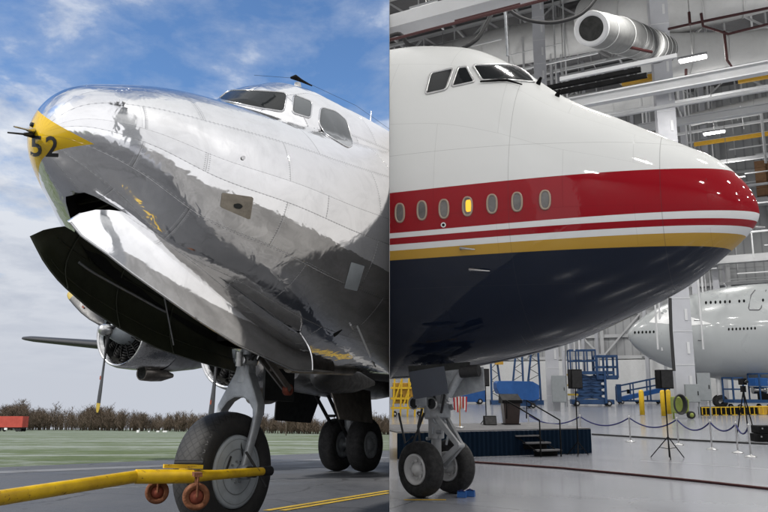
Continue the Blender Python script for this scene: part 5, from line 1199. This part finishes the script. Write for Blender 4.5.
MB().box((0, 0, 4 * k), (40 * k, 2.2, 4.5 * k)).build('chassis', 'blue_paint', t_, bevel=.05); wheelset(t_, (-15 * k, 15 * k), (-1.1, 1.1), 2.6 * k, .3)
mb = MB()
for i in range(4):
    z0_, z1_ = (6.5 + i * 6) * k, (12.5 + i * 6) * k
    for y in (-.8, .8): mb.bar((-15 * k, y, z0_), (13 * k, y, z1_), .16, .28); mb.bar((13 * k, y, z0_), (-15 * k, y, z1_), .16, .28)
mb.build('scissor_arms', 'blue_paint', t_); MB().box((-2 * k, 0, 18 * k), (22 * k, 1.4, 22 * k)).build('machine_housing', 'blue_paint', t_, bevel=.05)
MB().box((0, 0, 32 * k), (42 * k, 2.6, 3 * k)).build('platform', 'blue_paint', t_); mb = MB(); rails(mb, -20 * k, 4 * k, -1.3, 1.3, 33 * k, 54 * k, .14, 3); mb.build('guard_rail', 'blue_paint', t_)
mb = MB(); rails(mb, 5 * k, 24 * k, -1.3, 1.3, 27 * k, 48 * k, .22, 2); mb.box((14.5 * k, 0, 27.5 * k), (20 * k, 2.6, 4 * k)); mb.build('basket', 'blue_paint', t_)
mb = MB()
for z in (11, 20, 30): mb.box((-19 * k, -1.35, z * k), (10 * k, .1, 1.8 * k))
mb.build('warning_stripe', 'prop_yellow', t_)
MB().bar((12 * k, -1.3, 3 * k), (12 * k, -1.3, 34 * k), .25).build('mast', 'blue_paint', t_)
g = gp(641, 404); k = g.y / F
t_ = thing('belt_ramp', 'long low blue ramp with side rails rising to the right', 'ramp', Matrix.Translation(g) @ Matrix.Rotation(R(-6), 4, 'Z'))
MB().bar((-22 * k, 0, 4 * k), (26 * k, 0, 15 * k), 1.6, 4 * k).build('ramp_deck', 'blue_bright', t_); MB().box((0, 0, 3 * k), (42 * k, 1.5, 1.5 * k)).build('chassis', 'blue_paint', t_)
mb = MB()
for y in (-.8, .8):
    mb.bar((-22 * k, y, 17 * k), (26 * k, y, 27 * k), .12); mb.bar((-22 * k, y, 11 * k), (26 * k, y, 20 * k), .1)
    for x, h_ in ((-22, 17), (-8, 20), (8, 24), (26, 28)): mb.bar((x * k, y, 3 * k), (x * k, y, h_ * k), .14)
mb.build('hand_rail', 'blue_paint', t_); wheelset(t_, (-19 * k, -2 * k, 18 * k), (-.8, .8), 1.8 * k)
MB().box((18 * k, -.9, 28 * k), (10 * k, .1, 1.5 * k)).build('rail_cap', 'prop_yellow', t_); MB().box((-13 * k, -.9, 12 * k), (2.4 * k, .3, 4 * k)).build('control_box', 'black_paint', t_)
MB().bar((-22 * k, -.85, 2 * k), (-22 * k, -.85, 19 * k), .55).build('end_post', 'blue_paint', t_)
# blue tank machine behind the lectern with mast lifts
g = gp(517, 408); k = g.y / F
t_ = thing('ground_power_unit', 'bright blue boxy machine with sloping ends behind the lectern', 'machine', Matrix.Translation(g)); rows = [[Vector((x, y, z * k)) for y, z in ((-1.2, a), (1.2, a), (1.2, b2), (-1.2, b2))] for x, a, b2 in ((-21 * k, 19, 24), (-19 * k, 14, 26), (-4 * k, 9, 26), (14 * k, 7, 25.5), (20 * k, 9, 22))]
MB().loft(rows, True, True, smooth=False).build('housing', 'blue_bright', t_, bevel=.04); MB().box((5 * k, 0, 4.5 * k), (26 * k, 1.8, 5 * k)).build('undercarriage', 'blue_paint', t_); wheelset(t_, (-4 * k, 14 * k), (-1, 1), 2.6 * k)
for (x0, x1, xt, lab) in ((492, 503, 498, 'slim blue lattice mast leaning behind the blue machine, left of the lectern'), (511, 524, 513, 'pair of leaning blue lift arms rising behind the blue machine'), (526, 541, 534, 'dark lattice boom with blue side posts beside the white column')):
    g = gp((x0 + x1) / 2, 404.5); k = g.y / F; t_ = thing('lift_mast', lab, 'lift mast', Matrix.Translation(g), 'blue lift masts'); wd = (x1 - x0) / 2 * k; H = 52 * k
    for s_ in (-1, 1): MB().bar((s_ * wd, 0, 0), (s_ * wd * .45 + (3 * k if x0 != 492 else -3 * k), 0, H), .22, .22).build('mast_post', 'blue_paint', t_)
    mb = MB()
    for i in range(9):
        f0, f1 = i / 9, (i + 1) / 9; xa = wd * (1 - .55 * f0); xb = wd * (1 - .55 * f1); sh = (3 if x0 != 492 else -3) * k; s_ = 1 if i % 2 else -1
        mb.bar((s_ * xa + sh * f0, 0, H * f0), (-s_ * xb + sh * f1, 0, H * f1), .07)
    mb.build('lattice', 'dark_steel', t_)
    MB().box((0, 0, 2 * k), (wd * 2.4, 1.5, 4 * k)).build('mast_base', 'blue_paint', t_); 
    if x0 == 492: MB().box((2 * k, -.4, 41 * k), (8 * k, .5, 5 * k)).build('motor_box', 'crane_yellow', t_)
# yellow machine behind the gear
g = gp(407, 416); k = g.y / F; t_ = thing('yellow_lift', 'yellow frame lift half hidden behind the jumbo nose gear', 'lift', Matrix.Translation(g)); 
MB().box((0, 0, 22 * k), (28 * k, 1.6, 20 * k)).build('body_panel', 'crane_yellow', t_, bevel=.06); mb = MB(); rnd = random.Random(4)
for x in (-14, -7, 0, 7, 14): mb.bar((x * k, -.95, 0), ((x + 2) * k, -.95, 38 * k), .14)
for z in (8, 17, 27, 38): mb.bar((-16 * k, -.95, z * k), (16 * k, -.95, z * k), .16)
for x in (-14, -4, 6): mb.bar((x * k, -1.0, 10 * k), ((x + 9) * k, -1.0, 36 * k), .12)
mb.build('yellow_frame', 'yellow_paint', t_); mb = MB()
for x, z in ((-6, 20), (1, 20), (8, 16), (-9, 27), (4, 29)): mb.box((x * k, -.9, z * k), (3 * k, .15, 2 * k))
mb.build('control_panel', 'black_paint', t_); wheelset(t_, (-12 * k, 12 * k), (-.8, .8), 2.2 * k)
g = gp(470, 404); k = g.y / F; t_ = thing('blue_tug', 'low blue tug parked behind the striped flag', 'tug', Matrix.Translation(g)); rows = [[Vector((x * k, y, z * k)) for y, z in ((-1, 2), (1, 2), (1, b2), (-1, b2))] for x, b2 in ((-16, 9), (-14, 12), (2, 12.5), (4, 17), (14, 17), (15, 9))]
MB().loft(rows, True, True, smooth=False).build('tug_body', 'blue_bright', t_, bevel=.04); wheelset(t_, (-9 * k, 9 * k), (-1, 1), 2.6 * k)
# blue cart right
g = gp(750, 409); k = g.y / F; t_ = thing('platform_cart', 'blue platform cart with a tall rail frame at the right edge', 'cart', Matrix.Translation(g)); MB().box((2 * k, 0, 7.5 * k), (44 * k, 2.4, 3 * k)).build('platform', 'blue_paint', t_)
mb = MB(); rails(mb, -20 * k, -10 * k, -1.1, 1.1, 8 * k, 30 * k, .14, 1); mb.build('rail_frame', 'blue_paint', t_); mb = MB(); rails(mb, 6 * k, 18 * k, -1.1, 1.1, 8 * k, 34 * k, .12, 1); mb.build('rail_frame', 'blue_paint', t_); wheelset(t_, (-14 * k, 14 * k), (-1, 1), 2.4 * k)
MB().box((10 * k, 0, 26 * k), (12 * k, 1.6, 8 * k)).build('engine_hood', 'blue_bright', t_, bevel=.05); MB().cyl((4 * k, 0, 18 * k), (17 * k, 0, 18 * k), 3.4 * k, n=20).build('silver_tank', 'steel', t_); MB().box((11 * k, -.6, 12 * k), (7 * k, .8, 6 * k)).build('battery_box', 'black_paint', t_)
# crates black and yellow
g = gp(698, 415.5); rnd = random.Random(8); cl_ = ['end crate at the column foot', 'second crate from the column', 'third crate from the column', 'fourth crate from the column', 'fifth crate from the column', 'sixth crate from the column', 'seventh crate from the column', 'rightmost crate at the picture edge']
for i in range(8):
    q = gp(703 + i * 9.4, 415.3 - i * .12); k = q.y / F; wdt = 8.6 * k; t_ = thing('storage_crate', 'black crate with yellow corner bands, ' + cl_[i], 'crate', Matrix.Translation(q), 'row of black and yellow crates'); MB().box((0, 0, 4.2 * k), (wdt, 1.2, 7.6 * k)).build('crate_body', 'black_paint' if i < 6 else 'crane_yellow', t_, bevel=.03)
    mb = MB()
    for x in (-wdt * .42, wdt * .05 * (i % 3)): mb.box((x, -.62, 4.2 * k), (.7 * k, .05, 7 * k))
    mb.box((0, -.62, 7.7 * k), (wdt, .06, .8 * k)); mb.box((0, -.62, .5 * k), (wdt * .6, .06, .5 * k)); mb.build('corner_band', 'yellow_paint', t_)
# bollards
bf = None
for (u, v, lb) in ((642.5, 415.5, 'yellow bollard standing alone left of the tall speaker stand'), (664, 416.5, 'yellow bollard just left of the speaker pole'), (669.5, 414.5, 'yellow bollard half hidden behind the speaker pole')):
    g = gp(u, v); k = g.y / F
    if bf is None:
        bf = thing('bollard', lb, 'bollard', Matrix.Translation(g), 'yellow bollards'); MB().lathe([(0, .001), (0, 2.4 * k), (23 * k, 2.4 * k), (24.3 * k, 1.7 * k), (24.8 * k, .001)], (0, 0, 0), (0, 0, 1), 24).build('post', 'yellow_paint', bf); MB().lathe([(0, .001), (0, 3.2 * k), (.03, 3.2 * k), (.03, .001)], (0, 0, 0), (0, 0, 1), 20).build('foot_plate', 'steel_grey', bf)
    else: dup(bf, Matrix.Translation(g), lb)
# hose reel cart (lime)
g = gp(682, 418.6); k = g.y / F; t_ = thing('hose_cart', 'lime green cart with a coiled black hose beside the column foot', 'cart', Matrix.Translation(g)); MB().box((-2 * k, 0, 13 * k), (12 * k, 1, 16 * k)).build('tank', 'lime', t_, bevel=.1)
mb = MB()
for i in range(5): mb.tube([Vector((-6 * k + (4.6 + i * .35) * k * math.cos(a), -.75 - .08 * i, 14 * k + (8 + i * .3) * k * math.sin(a))) for a in np.linspace(0, 2 * math.pi, 25)], .06, 6, False)
mb.build('coiled_hose', 'rubber_hose', t_)
for x in (5.2,):
    w_ = MB().lathe([(-.15, 2 * k), (-.15, 3.6 * k), (.15, 3.6 * k), (.15, 2 * k)], (x * k, -.7, 3.8 * k), (0, 1, 0), 22).build('wheel', 'rubber', t_); MB().lathe([(-.17, .001), (-.17, 2 * k), (.17, 2 * k), (.17, .001)], (x * k, -.7, 3.8 * k), (0, 1, 0), 18).build('rim', 'lime', w_)
mb = MB(); mb.tube([(5 * k, -.2, 4 * k), (6 * k, -.2, 18 * k), (-2 * k, -.2, 20 * k)], .07, 6); mb.bar((-8 * k, 0, 0), (-8 * k, 0, 6 * k), .12); mb.build('cart_frame', 'lime', t_)
# cabinets on columns
def cabinet(u0, v0, u1, v1, y, lab, dp=.7, leg=True):
    c = at((u0 + u1) / 2, (v0 + v1) / 2, y); k = y / F; t_ = thing('electrical_cabinet', lab, 'cabinet', Matrix.Translation((c.x, c.y, c.z - (v1 - v0) / 2 * k)) @ Matrix.Rotation(-PHI + R(16), 4, 'Z'), 'grey electrical cabinets on the columns')
    w_, h_ = (u1 - u0) * k, (v1 - v0) * k; MB().box((0, 0, h_ / 2), (w_, dp, h_)).build('cabinet_body', 'cabinet_grey', t_, bevel=.02); d_ = MB().box((0, -dp / 2 - .02, h_ / 2), (w_ * .92, .03, h_ * .94)).build('cabinet_door', 'cabinet_grey', t_); MB().box((w_ * .35, -dp / 2 - .05, h_ / 2), (.06, .04, .3)).build('handle', 'black_paint', d_)
    if leg: 
        mb = MB()
        for x in (-w_ * .4, w_ * .4): mb.bar((x, 0, 0), (x, 0, -(c.z - h_ / 2)), .09)
        mb.build('support_leg', 'cabinet_grey', t_)
cabinet(552, 376, 566, 402, C2.y - 1.9, 'tall grey electrical cabinet on the column behind the stage', .6)
cabinet(685.5, 384.5, 699, 402, C1.y - 1.6, 'low square grey cabinet on the foot of the near column', .5)
cabinet(697, 373.5, 709.5, 400.5, C1.y - .6, 'narrow upright grey cabinet right of the near column', .7)
# black cases, camera tripod, chocks
g = gp(763, 441.5); k = g.y / F
for i, (dx, dz, w_, lb) in enumerate(((0, 0, 17, 'lower black flight case at the right edge'), (1.5, 7.7, 17, 'upper black flight case stacked at the right edge'))):
    t_ = thing('flight_case', lb, 'case', Matrix.Translation(g + Vector((dx * k, 0, dz * k))), 'black flight cases'); MB().box((0, 0, 3.8 * k), (w_ * k, .7, 7.4 * k)).build('case_body', 'black_paint', t_, bevel=.02); mb = MB()
    for x in (-5, 3): mb.box((x * k, -.36, 5 * k), (1.2 * k, .03, 1.4 * k))
    mb.build('latch', 'steel', t_)
g = gp(747, 434); k = g.y / F; t_ = thing('camera_tripod', 'black video camera on a tripod behind the last rope posts', 'tripod', Matrix.Translation(g)); MB().box((0, 0, 50 * k), (4 * k, .5, 6 * k)).build('camera_body', 'black_paint', t_); MB().cyl((0, -.25, 50 * k), (0, -.5, 50 * k), 1.4 * k, n=14).build('lens', 'dark_glass', t_); MB().box((0, 0, 43 * k), (3 * k, .3, 6 * k)).build('tripod_head', 'black_paint', t_)
for a in (0.3, 2.4, 4.4): MB().tube([(0, 0, 41 * k), (9 * k * math.cos(a), 9 * k * math.sin(a), .02)], .03, 6).build('leg', 'black_paint', t_)
for i, (u, lb) in enumerate(((462, 'blue wheel chock against the far nose wheel'), (470.5, 'blue wheel chock at the outer right beside the nose wheel'))):
    g = gp(u, 497.5 - i); k = g.y / F; t_ = thing('wheel_chock', lb, 'wheel chock', Matrix.Translation(g) @ Matrix.Rotation(R(-20), 4, 'Z'), 'blue wheel chocks'); rows = [[Vector((x, y * k, z * k)) for y, z in ((-3.4, 0), (3.4, 0), (2.2, 3.6), (.5, 6), (-.5, 6), (-2.2, 3.6))] for x in (-4.2 * k, 4.2 * k)]
    MB().loft(rows, True, True, smooth=False).build('chock_block', 'blue_bright', t_, bevel=.02); MB().tube([(-3 * k, -1 * k, 5.6 * k), (0, -2 * k, 7 * k), (3 * k, -1 * k, 5.6 * k)], .015, 6).build('cord', 'rope_blue', t_)
P_ = [at(670, 298, 46), at(671, 330, 46), at(674, 371, 46)]
o = MB().tube([p - P_[0] for p in P_], .11, 8).build('hanging_cable', 'rubber_hose', None, Matrix.Translation(P_[0])); tag(o, 'black cable hanging in front of the near column down to the loudspeaker', 'cable')
# floor lines and hoses
def fline(name, material, pts, wd, lab=None, r_=0):
    P = [gp(*p) for p in pts]
    if r_:
        o = MB().tube([p - P[0] + Vector((0, 0, r_)) for p in P], r_, 8).build(name, material, None, Matrix.Translation(P[0])); tag(o, lab, 'hose'); return
    mb = MB(); rows = []
    for i, p in enumerate(P):
        d = (P[min(i + 1, len(P) - 1)] - P[max(0, i - 1)]).normalized(); n = Vector((-d.y, d.x, 0)); rows.append([p - n * wd / 2 + Vector((0, 0, .004)), p + n * wd / 2 + Vector((0, 0, .004))])
    mb.loft(rows, False, False, smooth=False); struct(mb.build(name, material))
fline('floor_hose', 'red_pipe', [(470, 463), (487, 464), (510, 465.5), (560, 469), (640, 476.5), (700, 482.5), (790, 492.5)], 0, 'long dark red hose lying across the foreground floor', .035)
fline('floor_cable', 'rubber_hose', [(592, 435), (640, 438), (700, 441.5), (790, 446)], 0, 'thin dark cable lying along the rope barrier', .04)
mat('joint_dark', (.14, .14, .15), .5); mat('joint_light', (.5, .52, .55), .4)
fline('floor_joint', 'joint_light', [(640, 461), (700, 464.5), (790, 471)], .05)
fline('floor_joint', 'joint_dark', [(592, 425), (700, 430), (790, 434)], .09)
fline('floor_marking', 'yellow_paint', [(404, 500), (446, 500)], .12)
# far service vehicles under the second jet
for (u, v, w_, h_, lb) in ((721, 392.5, 26, 16, 'grey tanker truck far off under the belly of the white jet'), (651, 398, 18, 14, 'pale service truck far behind the blue ramp')):
    g = gp(u, v); k = g.y / F; t_ = thing('service_truck', lb, 'truck', Matrix.Translation(g)); MB().box((-3 * k, 0, 9 * k), (w_ * .75 * k, 2.4, h_ * .55 * k)).build('tank_body', 'steel_grey', t_, bevel=.1); MB().box((w_ * .42 * k, 0, 7 * k), (w_ * .22 * k, 2.3, h_ * .6 * k)).build('cab', 'white_paint', t_, bevel=.1); wheelset(t_, (-w_ * .3 * k, -w_ * .15 * k, w_ * .38 * k), (-1, 1), 2 * k)
    MB().box((0, 0, 3.4 * k), (w_ * k, 2, 1.4 * k)).build('chassis', 'dark_steel', t_)
